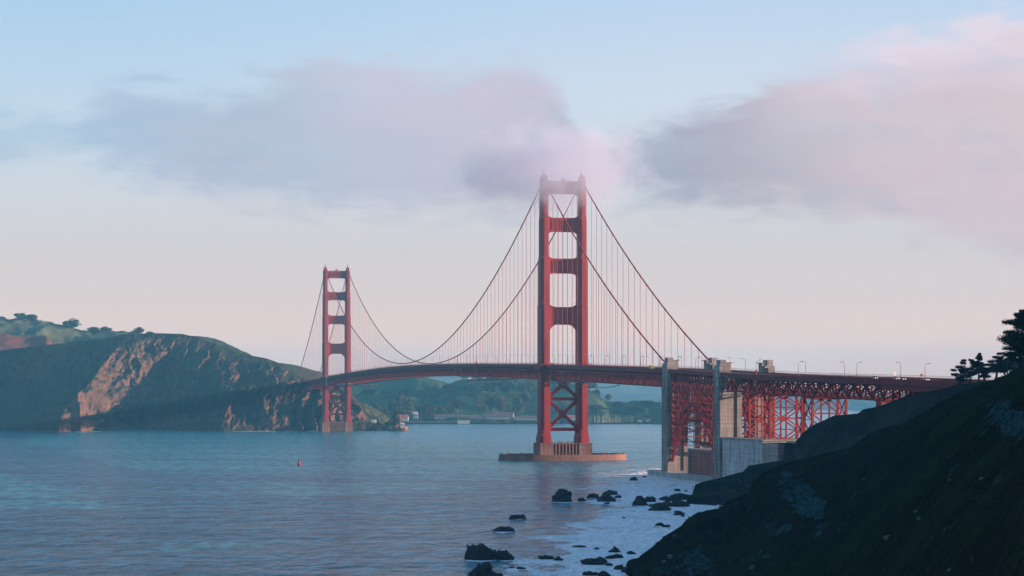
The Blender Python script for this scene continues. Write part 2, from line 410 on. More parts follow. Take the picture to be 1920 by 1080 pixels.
HEADBASE = [((-720+i*60), 2950) for i in range(20)]
def foam_at(x, z):
    f = 0
    if 400 < z < 1650:
        xl = i1(FX, z); f = max(0, min(1, (x-xl+30)/48))
        if z > 1500: f *= (1650-z)/150
        for rx, rz, rr in RKP:
            d = math.hypot(x-rx, (z-rz)*.6)
            if d < rr*2.6: f = max(f, min(1, .95*(1.9-d/rr)))
    elif 2820 < z < 3010 and -760 < x < -180:
        u = 960+F*x/z
        if u < 700 and -6 < headland(u, .03)[1]-z < 16: f = .8
    elif 1660 < z < 1700 and -30 < x < 60: f = .0
    return f
XS = [-30000, -12000, -5000, -2500, -1200]+rng(-760, -200, 48)+rng(-180, -62, 14)+rng(-55, 160, 87)+rng(170, 300, 20)+[400, 600, 1000, 2000, 5000, 12000, 30000]
ZS = [-3000, -1000, -200, 200, 380]+rng(450, 1650, 200)+[1750, 1900, 2100, 2400, 2800]+rng(2830, 3010, 40)+[3200, 3800, 5000, 8000, 14000, 40000]
wat = surface('water', 'water', XS, ZS, lambda x, z: (x, z, 0))

# ------------------------------------------------------------------ far hills
def ridge_hill(name, mat, prof, front, back, foot=-6, nu=160, nv=26, namp=0, ns=.01, pw=1.0, drop=None, gully=0):
    """prof: (px, py, distance) of the crest; the slope runs front metres towards the viewer and back metres away."""
    us = rng(prof[0][0], prof[-1][0], nu); vs = [-1, -.6, -.3, -.1]+rng(0, 1, nv)
    def fn(u, v):
        py, zr = interp(prof, u); hr = CH-(py-HY)*zr/F
        if v < 0: z = zr-v*back; h = hr+(foot-hr)*abs(v)**1.6
        else:
            z = zr-v*front
            h = hr+(foot-hr)*v**pw
        x = (u-960)/F*zr*(1-.25*(zr-z)/zr)
        if namp:
            k = min(1, abs(v)*4+.12)
            q = fbm(x, z, 0, ns, 6); q2 = noise.ridged_multi_fractal(Vector((x*ns*1.7, z*ns*.8, h*ns*.4)), 1.0, 2.1, 4, 1.0, 2.0)
            h += namp*k*q*(1 if v < .95 else .2)
            z -= gully*k*(q2-1.0); h += namp*.35*fbm(x, z, 3, ns*6, 3)
        return (x, z, h)
    return surface(name, mat, us, vs, fn)

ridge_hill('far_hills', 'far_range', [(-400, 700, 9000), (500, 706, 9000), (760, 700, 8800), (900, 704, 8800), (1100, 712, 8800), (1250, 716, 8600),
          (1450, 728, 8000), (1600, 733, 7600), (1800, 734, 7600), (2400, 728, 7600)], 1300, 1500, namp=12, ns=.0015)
ridge_hill('grassy_hill', 'bay_hill', [(560, 716, 4700), (640, 713, 4700), (700, 709, 4700), (740, 708, 4650), (783, 706, 4600), (798, 707.5, 4600), (823, 713, 4550),
          (857, 723, 4500), (900, 738, 4500), (960, 758, 4450)], 850, 700, namp=9, ns=.006, pw=.9, gully=25)
ridge_hill('wooded_hill', 'bay_hill', [(700, 775, 4300), (780, 755, 4300), (830, 728, 4300), (857, 714, 4300), (885, 710, 4300), (940, 708, 4300), (1040, 712, 4300), (1090, 722, 4250), (1120, 740, 4200),
          (1135, 751, 4200), (1174, 755, 4150), (1201, 753, 4100), (1240, 755, 4050), (1280, 760, 4050), (1310, 775, 4050), (1325, 795, 4050)], 480, 500, namp=7, ns=.008, pw=.8, gully=18)
# flat shore of the cove
def cove(u, v):
    z = 3690+v*260; x = (u-960)/F*3800
    h = -3 if v == 0 else 2.2+1.2*fbm(x, z, 0, .01)
    return (x, z, h)
surface('shore', 'mid_ground', rng(640, 1330, 90), [0, .02, .2, .6, 1.0], cove)

# Marin headland: buttress with a sun-facing flank, then a long shaded face
CREST = [(-420, 665), (-100, 660), (0, 657), (65, 649), (136, 641), (194, 637), (213, 631), (232, 626.5), (290, 624.6), (342, 626), (371, 633), (404, 645.6), (452, 663),
         (500, 672), (533, 684), (562, 705), (591, 716), (625, 724), (655, 736), (672, 752), (684, 775), (700, 797), (716, 806)]
RZ = [(-420, 3300), (200, 3270), (400, 3230), (520, 3200), (600, 3180), (660, 3160), (716, 3110)]
def relief(u, v):
    c = 152+96*v; g = 262+92*v
    if u < c: return -70+min(330, (c-u)*1.5)
    if u < g: return -70+190*((u-c)/(g-c))
    if u < 560: return 120-230*min(1, ((u-g)/(560-g))**.9)
    if u < 645: return -110+18*math.sin((u-560)*.25)
    return -110+(u-645)*2.0
def headland(u, v):
    py = i1(CREST, u); zr = i1(RZ, u); zb = 3000+max(0, min(1, (u-440)/120))*128-max(0, u-640)*1.3
    hr = CH-(py-HY)*zr/F
    if v > 1:                               # plateau and far side
        k = v-1; z = zr+k*420; h = hr*(1-.55*k) if u > 420 else hr-6*k
        x = (u-960)/F*z
        return (x, z, h+3*fbm(x, z, 0, .02))
    fade = min(1, (1-v)*2.2)
    z = zb+(zr-zb)*v**1.15+relief(u, v)*fade
    hp = v**(.80 if u < 450 else .92)
    h = -4+(hr+4)*hp
    x = (u-960)/F*(z*.5+zr*.5)
    k = min(1, (1-v)*5)*min(1, v*6+.15)
    q = noise.ridged_multi_fractal(Vector((x*.011+.3*z*.01, z*.004, h*.0045)), 1.0, 2.1, 6, 1.0, 2.0)-1.1
    q2 = noise.ridged_multi_fractal(Vector((x*.035, z*.012, h*.018)), 1.0, 2.1, 5, 1.0, 2.0)-1.1
    rough = 1.0 if 140 < u < 350 or u > 500 else (.55 if u < 400 else .4)
    q3 = noise.ridged_multi_fractal(Vector((x*.10, z*.03, h*.055)), 1.0, 2.1, 4, 1.0, 2.0)-1.1
    z -= k*(26*q+12*q2+5*q3)*rough; x += k*8*q2; h += k*(5*q2+2.5*fbm(x, z, h, .05, 4))
    return (x, z, h)
surface('headland', 'cliff_ground', rng(-420, -20, 60)+rng(-10, 716, 640), rng(0, 1, 170)+[1.15, 1.5, 2], headland)
ridge_hill('headland_crest_hill', 'green_hill', [(250, 632, 3500), (330, 627, 3480), (387, 632, 3460), (420, 641, 3440), (458, 660, 3400), (500, 678, 3400), (530, 681, 3400), (560, 686, 3400),
           (598, 696, 3400), (615, 702, 3400), (628, 722, 3400), (634, 745, 3400)], 300, 300, foot=40, namp=5, ns=.012, gully=10)
ridge_hill('upper_hill', 'green_hill', [(-420, 560, 4000), (-100, 582, 4000), (0, 594, 4000), (32, 598, 4000), (81, 601, 4000), (119, 609, 4000), (155, 620, 4000), (194, 621, 4000), (258, 622, 4000), (330, 640, 3950)],
           560, 500, foot=100, namp=14, ns=.008, gully=40, pw=.9, nu=200, nv=40)
ridge_hill('road_cut', 'red_cut', [(-300, 618, 3480), (-60, 622, 3480), (0, 626, 3480), (40, 631, 3480), (60, 632, 3480), (78, 628, 3480), (88, 632, 3470), (97, 645, 3460), (104, 655, 3450)],
           60, 120, foot=115, namp=3, ns=.02, pw=.8, nu=120)
# slope and rocks east of the far tower
ridge_hill('east_slope', 'green_hill', [(640, 738, 3260), (668, 753, 3250), (684, 757, 3240), (703, 766, 3230), (722, 777, 3220), (733, 787, 3210), (742, 798, 3200)], 110, 160, foot=-3, namp=2.5, ns=.03, gully=4, nu=80)
ridge_hill('rocky_shore', 'cliff_ground', [(652, 788, 3060), (664, 786, 3060), (690, 793, 3060), (715, 795, 3060), (740, 797, 3060), (758, 803, 3060)], 60, 60, foot=-3, namp=3, ns=.06, gully=5, nu=90)

# ------------------------------------------------------------------ near hillsides
NR = [(1150, 1105, 640), (1180, 1064, 625), (1202, 1040, 625), (1220, 1027, 628), (1247, 1004, 632), (1278, 986, 636), (1287, 975, 640), (1304, 965, 645), (1322, 960, 650), (1353, 951, 660), (1364, 938, 664),
      (1402, 922, 675), (1411, 901, 680), (1429, 885.5, 690), (1469, 871, 705), (1513, 858, 715), (1592, 840, 700), (1634, 812, 690), (1653, 803, 685), (1696, 793, 670), (1745, 765, 650), (1769, 750, 635),
      (1826, 724, 600), (1858, 714, 575), (1895, 698, 540), (1920, 686, 520), (2000, 650, 500), (2200, 560, 470), (2500, 380, 440), (3000, 60, 420), (4200, -500, 400)]  # crest right of the frame raised to throw shade over the slope
NN = [(1150, 480), (1300, 400), (1500, 290), (1700, 190), (1920, 115), (2300, 90), (4200, 80)]
NE = [(1150, 1.0), (1500, .85), (1880, .57), (4200, .6)]
def near_surf(u, v, disp=True):
    py, zr = interp(NR, u)
    if v < 0:
        hr = CH-(py-HY)*zr/F; z = zr-v*(90+max(0, u-2100)*.30); return ((u-960)/F*z, z, hr*(1+v*(1.3 if u < 2100 else .35))+.8*v)  # unseen far side stretched to close a gap for the low sun
    zn = i1(NN, u); ex = i1(NE, u)
    z = zr**(1-v**ex)*zn**(v**ex)
    y = py+(1320-py)*v
    h = CH-(y-HY)*z/F; x = (u-960)/F*z
    if disp:
        k = min(1, v*9+.10)*min(1, z/350+.25)
        r1 = noise.ridged_multi_fractal(Vector((x*.018+z*.011, z*.010-x*.006, .3)), 1.0, 2.1, 6, 1.0, 2.0)-1.15
        r2 = fbm(x, z*.6, 1, .05, 5); r3 = fbm(x*1.3, z*.7, 5, .22, 4)
        r4 = noise.ridged_multi_fractal(Vector((x*.09, z*.05, .9)), 1.0, 2.1, 5, 1.0, 2.0)-1.15
        h += k*(4.2*r1+2.0*r2+1.0*r3+1.1*r4)-(k-.1)*1.0; z -= k*(4*r2+2*r4)
    return (x, z, h)
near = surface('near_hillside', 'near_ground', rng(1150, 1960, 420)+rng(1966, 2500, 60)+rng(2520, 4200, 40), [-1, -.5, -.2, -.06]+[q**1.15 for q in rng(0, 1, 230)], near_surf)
MR = [(1283, 949, 1010), (1298, 927, 1040), (1304, 909, 1060), (1318, 904, 1070), (1335, 900, 1080), (1371, 890, 1090), (1393, 885, 1100), (1404, 873, 1102), (1431, 868, 1105), (1469, 862, 1108), (1486, 848, 1105), (1493, 826, 1095), (1505, 812, 1085),
      (1527, 796, 1075), (1562, 780, 1068), (1603, 775.6, 1060), (1631, 774, 1050), (1656, 766, 1040), (1681, 750, 1025), (1700, 740, 1015), (1763, 730, 950), (1795, 721, 925), (1836, 716, 900),
      (1920, 708, 888), (2100, 690, 890), (2500, 600, 920), (3200, 440, 900), (4000, 300, 900)]  # unseen right end raised to shade this hillside
def mid_surf(u, v):
    py, zr = interp(MR, u); hr = CH-(py-HY)*zr/F
    if v < 0:
        z = zr-v*150; hb = max(8, hr*.55) if u > 1480 else -4
        h = hr+(hb-hr)*abs(v)**1.2; x = (u-960)/F*z; return (x, z, h)
    z = zr-v*(110+ (u-1283)*.35 if u < 1900 else 326)
    h = hr+(-5-hr)*v**(.75+.35*min(1, (u-1283)/600.) if u < 2000 else 2.6); x = (u-960)/F*zr-6*v  # unseen right part held high to block the low sun
    k = min(1, v*6+.1)
    r1 = noise.ridged_multi_fractal(Vector((x*.03, z*.018, .7)), 1.0, 2.1, 5, 1.0, 2.0)-1.1
    h += k*(3.6*r1+2.2*fbm(x, z, 0, .08, 5)+1.0*fbm(x, z, 4, .3, 4)); z -= k*4*fbm(x, z, 2, .05)
    return (x, z, h)
SCR = [(1300, 1052, 30, 24, .8), (1240, 1068, 22, 16, .7), (1470, 905, 34, 16, .6), (1508, 940, 26, 44, 1.0), (1478, 990, 46, 20, .7), (1415, 1050, 50, 24, .6), (1560, 905, 40, 14, .45),
       (1600, 925, 60, 12, .5), (1760, 878, 44, 14, .6), (1800, 850, 40, 16, .5), (1895, 790, 34, 34, .9), (1850, 815, 34, 16, .6), (1380, 905, 26, 14, .4), (1560, 985, 60, 16, .5),
       (1640, 950, 60, 10, .4), (1730, 1000, 60, 16, .4), (1840, 905, 50, 12, .5), (1780, 1060, 50, 14, .4), (1850, 745, 26, 12, .5), (1660, 1010, 60, 12, .35)]
def scree(co):
    px = 960+F*co.x/co.y if co.y > 60 else 9999; py = HY-F*(co.z-CH)/max(60, co.y); f = 0
    if px > 2000: return 0
    for cx, cy_, rx, ry, a_ in SCR:
        u_ = (px-cx); v_ = (py-cy_); u2 = u_*.8-v_*.6*1.2; v2 = v_*.8+u_*.6*.6
        q = (u2/rx/1.3)**2+(v2/ry/1.3)**2
        if q < 1.6: f = max(f, (a_ if a_ > .75 else a_*.7)*(1-q/1.6))
    return f
at = near.data.attributes.new('scree', 'FLOAT', 'POINT')
at.data.foreach_set('value', [scree(q.co) for q in near.data.vertices])
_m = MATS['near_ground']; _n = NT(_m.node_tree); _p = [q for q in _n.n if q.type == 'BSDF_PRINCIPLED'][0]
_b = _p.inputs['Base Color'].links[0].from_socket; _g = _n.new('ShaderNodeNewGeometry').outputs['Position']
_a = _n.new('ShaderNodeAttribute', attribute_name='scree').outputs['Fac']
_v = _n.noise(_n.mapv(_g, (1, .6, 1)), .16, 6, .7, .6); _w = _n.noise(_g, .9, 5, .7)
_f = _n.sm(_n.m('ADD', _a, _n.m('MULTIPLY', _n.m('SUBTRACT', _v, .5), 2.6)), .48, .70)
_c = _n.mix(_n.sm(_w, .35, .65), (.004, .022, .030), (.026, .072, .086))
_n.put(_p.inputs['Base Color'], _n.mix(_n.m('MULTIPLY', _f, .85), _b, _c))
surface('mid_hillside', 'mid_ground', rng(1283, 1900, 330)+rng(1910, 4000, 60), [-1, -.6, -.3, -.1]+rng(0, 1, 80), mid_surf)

at = wat.data.attributes.new('foam', 'FLOAT', 'POINT')
at.data.foreach_set('value', [foam_at(q.co.x, q.co.y) for q in wat.data.vertices])

# ------------------------------------------------------------------ the bridge (local frame: x across to the east, y north along the deck)
TH = math.atan2(.2229, .9748)
BR = empty('suspension_bridge', (40.8, 1705, 0), TH)
tag(BR, 'long red suspension bridge with two portal towers crossing the strait', 'bridge')
def BW(s, t, z): return Vector((40.8+.2229*s+.9748*t, 1705-.9748*s+.2229*t, z))
ZD = [(-1700, 66.5), (-1280, 76.3), (-1100, 79.9), (-960, 82.0), (-800, 83.7), (-640, 84.3), (-480, 83.7), (-320, 81.9), (-160, 79.6), (0, 76.8), (164, 73.4), (340, 69.6), (444, 66.5),
      (492, 65.0), (579, 63.1), (654, 61.8), (720, 60.4), (768, 59.3), (900, 56.5), (1000, 54)]
def zd(s): return i1(ZD, s)
CT = 15.7
S1, S2 = (331, 343), (437, 449)

def make_tower(s0, label):
    T_ = empty('tower', (0, -s0, 0), 0, BR); T_['label'] = label
    secs = [(13.7, 21.0, 7.2, 18), (21.0, 24.0, 6.2, 17), (24.0, 127, 5.2, 16), (127, 163, 5.0, 14.2), (163, 195, 4.4, 11.2), (195, 226.5, 3.8, 8.2)]
    for sx in (-1, 1):
        b = MB(); c = sx*CT
        for z0, z1, w_, d_ in secs:
            b.box(c-w_/2, c+w_/2, -d_/2, d_/2, z0, z1)
            b.box(c-w_/2-1.1, c+w_/2+1.1, -d_/2+2.0, d_/2-2.0, z0, z1-2.4)      # stepped flanks of the shaft
            b.box(c-w_/2+1.0, c+w_/2-1.0, -d_/2-.45, d_/2+.45, z0, z1-1.2)      # raised centre rib
        for zb, w_, d_ in ((127, 5.8, 17), (163, 5.6, 15), (195, 5.0, 12)):
            b.box(c-w_/2, c+w_/2, -d_/2, d_/2, zb-1.2, zb)
        b.build('tower_leg', 'paint', T_)
        h = MB(); h.frust(c, 0, 226.5, 228.3, 4.4, 9.0, 3.4, 7.0); h.frust(c, 0, 228.3, 229.6, 2.6, 5, 1.4, 2.4)
        h.tube([(c, 0, 229.5), (c, 0, 232), (c, 0, 233.8)], [.7, .55, .3], 8)
        h.build('saddle_housing', 'paint', T_)
    # portal struts with rounded haunches and fluted faces
    for zb, zt, w_, r_, y_, nf in ((213.8, 223.8, 3.8, 5.6, 1.3, 14), (183.2, 194.6, 4.4, 5.8, 1.3, 12), (149.8, 161.8, 5.0, 6.2, 1.4, 11), (108.6, 122.8, 5.2, 8.2, 1.5, 9)):
        xl = CT-w_/2+.3; q = []
        def arc(cx, cz, a0, a1, rx, rz, n_=7):
            for i in range(n_+1):
                t = R(a0+(a1-a0)*i/n_); q.append((cx+rx*math.cos(t), cz+rz*math.sin(t)))
        rt = r_*.8 if zb < 210 else 3.0
        arc(-xl+r_, zt+rt, 180, 270, r_, rt); arc(xl-r_, zt+rt, 270, 360, r_, rt)
        rb = r_*(1.0 if zb > 120 else 1.9)
        arc(xl-r_, zb-rb, 0, 90, r_, rb); arc(-xl+r_, zb-rb, 90, 180, r_, rb)
        b = MB(); b.extrude(q, -y_, y_)
        span = 2*(xl-r_*.7)
        for i in range(nf):
            x = -span/2+span*(i+.5)/nf
            for sg in (-1, 1):
                b.box(x-.32, x+.32, sg*(y_+.25)-.3, sg*(y_+.25)+.3, zb+1.4, zt-1.6)
        for sg in (-1, 1):
            b.box(-xl+1, xl-1, sg*(y_+.15)-.2, sg*(y_+.15)+.2, zb+.25, zb+1.0)
            b.box(-xl+1, xl-1, sg*(y_+.15)-.2, sg*(y_+.15)+.2, zt-1.1, zt-.4)
        if zb > 200:
            for i in range(12): b.box(-9+i*1.6, -8.3+i*1.6, -.6, .6, zt, zt+.9)
            b.box(-1.6, 1.6, -1.2, 1.2, zt, zt+1.4); b.frust(0, 0, zt+1.4, zt+3.4, 2.0, 2.0, .6, .6)
        b.build('portal_strut', 'paint', T_)
    # crossed bracing under the deck
    xi = CT-2.4
    for z0, z1 in ((24.5, 49.0), (49.0, 72.0)):
        b = MB(); zc = (z0+z1)/2
        for sx in (-1, 1):
            b.bar((-xi*sx, 0, z0), (xi*sx, 0, z1), 2.6, 2.6) if sx > 0 else (b.bar((xi, 0.02, z0), (0.9, 0.02, zc-.9), 2.58, 2.58), b.bar((-.9, .02, zc+.9), (-xi, .02, z1), 2.58, 2.58))
        b.extrude([(-3.4, zc), (0, zc-3.4), (3.4, zc), (0, zc+3.4)], -1.2, 1.24)
        b.build('cross_brace', 'paint', T_)
    for z0 in (24.5, 49.0):
        b = MB(); b.box(-xi, xi, -1.26, 1.26, z0-1.3, z0+1.3)
        for sx in (-1, 1):
            b.extrude([(sx*xi, z0-5), (sx*(xi-4.8), z0), (sx*xi, z0+5)], -1.1, 1.1)
        b.build('horizontal_brace', 'paint', T_)
    # side walkway carried round each leg
    for sx in (-1, 1):
        b = MB(); z = zd(s0)
        b.box(sx*20.6-1.2, sx*20.6+1.2, -11.5, 11.5, z-5.2, z-.3)
        for sy in (-1, 1): b.box(min(sx*16, sx*19.4), max(sx*16, sx*19.4), sy*10.6-1.0, sy*10.6+1.0, z-4.6, z-.35)
        for i in range(12): b.bar((sx*20.6, -11.2+i*2.03, z-.3), (sx*20.6, -11.2+i*2.03, z+1.1), .12)
        b.box(sx*20.6-.1, sx*20.6+.1, -11.5, 11.5, z+1.05, z+1.2)
        b.build('leg_walkway', 'paint_shaded', T_)
    # concrete pier
    b = MB()
    for sx in (-1, 1):
        b.frust(sx*15.9, 0, -4, 13.7, 11.6, 25.5, 10.6, 23.6)
        b.box(sx*15.9-5.7, sx*15.9+5.7, -12.4, 12.4, 12.6, 13.4)
    b.box(-10.6, 10.6, -7.5, 7.5, -4, 13.2)
    for i in range(7):
        x = -8.4+i*2.8
        for sg in (-1, 1): b.box(x-.62, x+.62, sg*9.6-2.2, sg*9.6+2.2, -4, 12.7)
    b.box(-10.4, 10.4, -11.9, 11.9, 12.7, 13.5)
    for x in (-7.5, -4.6, -2.9, 2.2, 6.4): b.box(x-.6, x+.6, -9, -7.8, 13.5, 14.7+.5*math.sin(x))
    b.build('tower_pier', 'pier_concrete', T_)
    return T_
TN = make_tower(0, 'nearer tower, standing inside an oval fender ring, top veiled by fog')
TF = make_tower(-1280, 'farther tower, standing against the headland rocks')
b = MB(); n_ = 72; ins = []
for i in range(n_):
    t = 2*math.pi*i/n_; c_, s_ = math.cos(t), math.sin(t)
    sgn = lambda v: (abs(v)**.82)*(1 if v > 0 else -1)
    ins.append((sgn(c_), sgn(s_)))
V = []
for rx, ry, z in ((52.6, 26, -4), (52.6, 26, 1.2), (51.9, 25.3, 1.25), (51.9, 25.3, 4.6), (49.2, 22.8, 4.6), (49.2, 22.8, 2.4)):
    V += [(x*rx, y*ry, z) for x, y in ins]
FS = [(j*n_+i, j*n_+(i+1) % n_, (j+1)*n_+(i+1) % n_, (j+1)*n_+i) for j in range(5) for i in range(n_)]+[tuple(5*n_+i for i in range(n_))]
b.add(V, FS)
for i in range(0, n_, 4): b.box(ins[i][0]*50.5-.35, ins[i][0]*50.5+.35, ins[i][1]*24-.35, ins[i][1]*24+.35, 4.6, 5.7)
b.build('fender_ring', 'pier_concrete', TN)

# main cables
def cable_z(s):
    if s < -1280: q = (-1280-s)/337; h0, h1 = 225.2, 71.5+(-3 if True else 0)
    elif s <= 0:
        q = (s+640)/640; return 86.3+(225.2-86.3)*q*q
    else: q = s/337; h0, h1 = 225.2, 71.8
    return h0+(h1-h0)*q-4*9.8*q*(1-q)
for sx in (-1, 1):
    b = MB(); ss = rng(-1617, -1280, 24)[:-1]+rng(-1280, 0, 90)[:-1]+rng(0, 337, 24)
    b.tube([(sx*CT, -s, cable_z(s)) for s in ss], .50, 8)
    s = -1600
    while s < 330:
        if abs(s) > 6 and abs(s+1280) > 6:
            z = cable_z(s); z2 = cable_z(s+.8)
            b.tube([(sx*CT, -s, z), (sx*CT, -s-.8, z2)], .68, 8)
        s += 15.24
    b.build('main_cable', 'paint', BR, True)
# suspender ropes: nearest hundred are parts of their own, the others one part
sus = []
s = 15.24
while s < 325: sus.append(s); s += 15.24
k = 15.24
while k < 1275: sus.append(-k); k += 15.24
k = 1295.24
while k < 1605: sus.append(-k); k += 15.24
allsus = sorted([(-(s), s, sx) for s in sus for sx in (-1, 1)])
rest = MB()
for i, (_, s, sx) in enumerate(allsus):
    b = MB() if i < 100 else rest
    z0, z1 = zd(s)-1.0, cable_z(s)-.3
    if z1 < z0+.5: continue
    for dy in (-.32, .32): b.tube([(sx*CT, -s+dy, z0), (sx*CT, -s+dy, z1)], .075, 4, False)
    if i < 100: b.build('suspender_rope', 'paint', BR)
ro = rest.build('suspender_ropes', 'paint', BR); ro['kind'] = 'stuff'

# deck: roadway slab, fascia, side trusses, cross bracing, railings
def seg(sa, sb, step): 
    n_ = max(1, round((sb-sa)/step)); return [sa+(sb-sa)*i/n_ for i in range(n_+1)]
def sweep(b, ss, x0, x1, za, zb):                     # box section following the grade
    base = len(b.v)
    for s in ss:
        z = zd(s)
        b.v += [(x0, -s, z+za), (x1, -s, z+za), (x1, -s, z+zb), (x0, -s, z+zb)]
    for i in range(len(ss)-1):
        o = base+i*4; q = o+4
        b.f += [(o, q, q+1, o+1), (o+1, q+1, q+2, o+2), (o+2, q+2, q+3, o+3), (o+3, q+3, q, o)]
    b.f += [(base, base+1, base+2, base+3), (base+(len(ss)-1)*4+3, base+(len(ss)-1)*4+2, base+(len(ss)-1)*4+1, base+(len(ss)-1)*4)]
D0, D1 = -1640, 337
SS = seg(D0, 940, 12)
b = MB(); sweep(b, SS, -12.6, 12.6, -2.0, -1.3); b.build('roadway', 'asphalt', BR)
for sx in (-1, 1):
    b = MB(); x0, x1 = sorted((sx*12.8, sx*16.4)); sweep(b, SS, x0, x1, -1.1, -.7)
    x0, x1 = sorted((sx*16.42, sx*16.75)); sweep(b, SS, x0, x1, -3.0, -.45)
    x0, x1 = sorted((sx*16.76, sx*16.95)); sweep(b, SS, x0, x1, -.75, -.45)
    b.build('sidewalk', 'paint_shaded', BR)
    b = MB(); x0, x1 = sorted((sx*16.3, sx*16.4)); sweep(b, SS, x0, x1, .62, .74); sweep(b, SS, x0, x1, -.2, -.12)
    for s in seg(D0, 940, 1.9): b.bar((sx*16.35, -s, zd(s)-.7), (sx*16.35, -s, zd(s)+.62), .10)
    b.build('railing', 'paint_shaded', BR)
    b = MB(); TS = seg(D0, D1, 7.62)
    x0, x1 = sorted((sx*15.1, sx*16.2)); sweep(b, TS, x0, x1, -5.1, -4.2); sweep(b, TS, x0, x1, -12.4, -11.4)
    for i, s in enumerate(TS):
        z = zd(s); b.bar((sx*15.65, -s, z-11.4), (sx*15.65, -s, z-1.1), .55, .5)
        if i+1 < len(TS):
            s2 = TS[i+1]; z2 = zd(s2); A_, B_ = ((s, z-5.1), (s2, z2-11.4)) if i % 2 else ((s, z-11.4), (s2, z2-5.1))
            b.bar((sx*15.65, -A_[0], A_[1]), (sx*15.65, -B_[0], B_[1]), .6, .6)
    b.build('side_truss', 'paint_shaded', BR)
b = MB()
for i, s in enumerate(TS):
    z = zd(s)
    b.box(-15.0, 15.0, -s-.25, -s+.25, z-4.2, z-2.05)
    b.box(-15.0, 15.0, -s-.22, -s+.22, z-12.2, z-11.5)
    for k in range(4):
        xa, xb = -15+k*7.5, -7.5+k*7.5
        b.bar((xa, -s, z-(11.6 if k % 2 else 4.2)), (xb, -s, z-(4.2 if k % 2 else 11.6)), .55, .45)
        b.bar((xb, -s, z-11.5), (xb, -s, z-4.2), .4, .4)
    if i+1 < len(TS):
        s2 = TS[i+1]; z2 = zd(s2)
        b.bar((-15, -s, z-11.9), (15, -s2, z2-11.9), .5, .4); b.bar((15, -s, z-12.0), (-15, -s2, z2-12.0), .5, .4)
b.build('floor_bracing', 'paint_shaded', BR)
for s, mt in ((-253, 'paint'), (-1253, 'grey_wall'), (36, 'paint')):
    b = MB(); z = zd(s); b.box(-18.4, -16.97, -s-1.1, -s+1.1, z-12.6, z+.9); b.box(-18.6, -16.97, -s-1.4, -s+1.4, z+.9, z+1.2)
    b.build('joint_cover', mt, BR)

# concrete pylons either side of the arch
def pylon(sa, sb, tag_, side, label):
    b = MB(); ym, yM = -sb, -sa; zt = zd((sa+sb)/2)
    if side < 0: x0, x1 = -17.4, -3.8
    else: x0, x1 = 4.6, 17.4
    b.box(x0, x1, ym, yM, -4, zt-9.0)
    b.box(x0, x1, ym, yM, zt-9.0, zt-3.2) if tag_ else None
    sx = -1 if side < 0 else 1
    xo = 17.4*sx; xa, xb = sorted((xo, xo-sx*4.2))
    b.box(xa, xb, ym+.3, yM-.3, zt-9.2, zt+2.0)
    for k, (w0, w1, h0, h1) in enumerate(((0.0, 9.0, zt+2.0, zt+5.2), (1.2, 7.4, zt+5.2, zt+6.3))):
        pass
    # stepped head: shoulder, taller block, top block, projecting slab
    q = lambda u, v: sorted((xo-sx*u, xo-sx*v))
    a1_, a2_ = q(0, 6.2); b.box(a1_, a2_, ym+.8, yM-.8, zt+2.0, zt+3.4)
    a1_, a2_ = q(.8, 4.4); b.box(a1_, a2_, ym+1.6, yM-3.0, zt+3.4, zt+6.9)
    a1_, a2_ = q(4.4, 7.6); b.box(a1_, a2_, ym+2.2, yM-3.6, zt-1.0, zt+5.0)
    a1_, a2_ = q(4.4, 9.2); b.box(a1_, a2_, ym+1.9, yM-3.3, zt+5.0, zt+5.4)
    # vertical mouldings on the outer face and the shaft corners
    for yy in (ym+1.2, (ym+yM)/2, yM-1.2):
        b.box(min(xo, xo+sx*.45), max(xo, xo+sx*.45), yy-.8, yy+.8, -4, zt-3.4-(6 if yy == (ym+yM)/2 else 0))
    b.box(x1-3.0, x1, ym-.6, ym, -4, zt-9.4)
    b.box(x0, x0+.8, ym-.3, ym, -4, zt-9.4)
    b.frust((x0+x1)/2, (ym+yM)/2, -4, 3.4, x1-x0+3.4, yM-ym+3.4, x1-x0+1.6, yM-ym+1.6)
    o = b.build('pylon', 'concrete', BR); o['label'] = label
pylon(*S1, 0, -1, 'seaward concrete pylon at the outer end of the steel arch')
pylon(*S1, 0, 1, 'bayward concrete pylon at the outer end of the steel arch')
pylon(*S2, 0, -1, 'seaward concrete pylon at the shore end of the steel arch')
pylon(*S2, 0, 1, 'bayward concrete pylon at the shore end of the steel arch')
for (sa, sb) in (S1, S2):
    b = MB(); z = zd(sa); b.box(-4.4, 4.4, -sb+2, -sa-2, z-9.0, z-3.4)
    for sx in (-1, 1): b.box(sx*4.6-.2, sx*4.6+.2, -sb+3, -sa-3, z-12, z-3.4)
    b.build('cross_wall', 'concrete', BR)

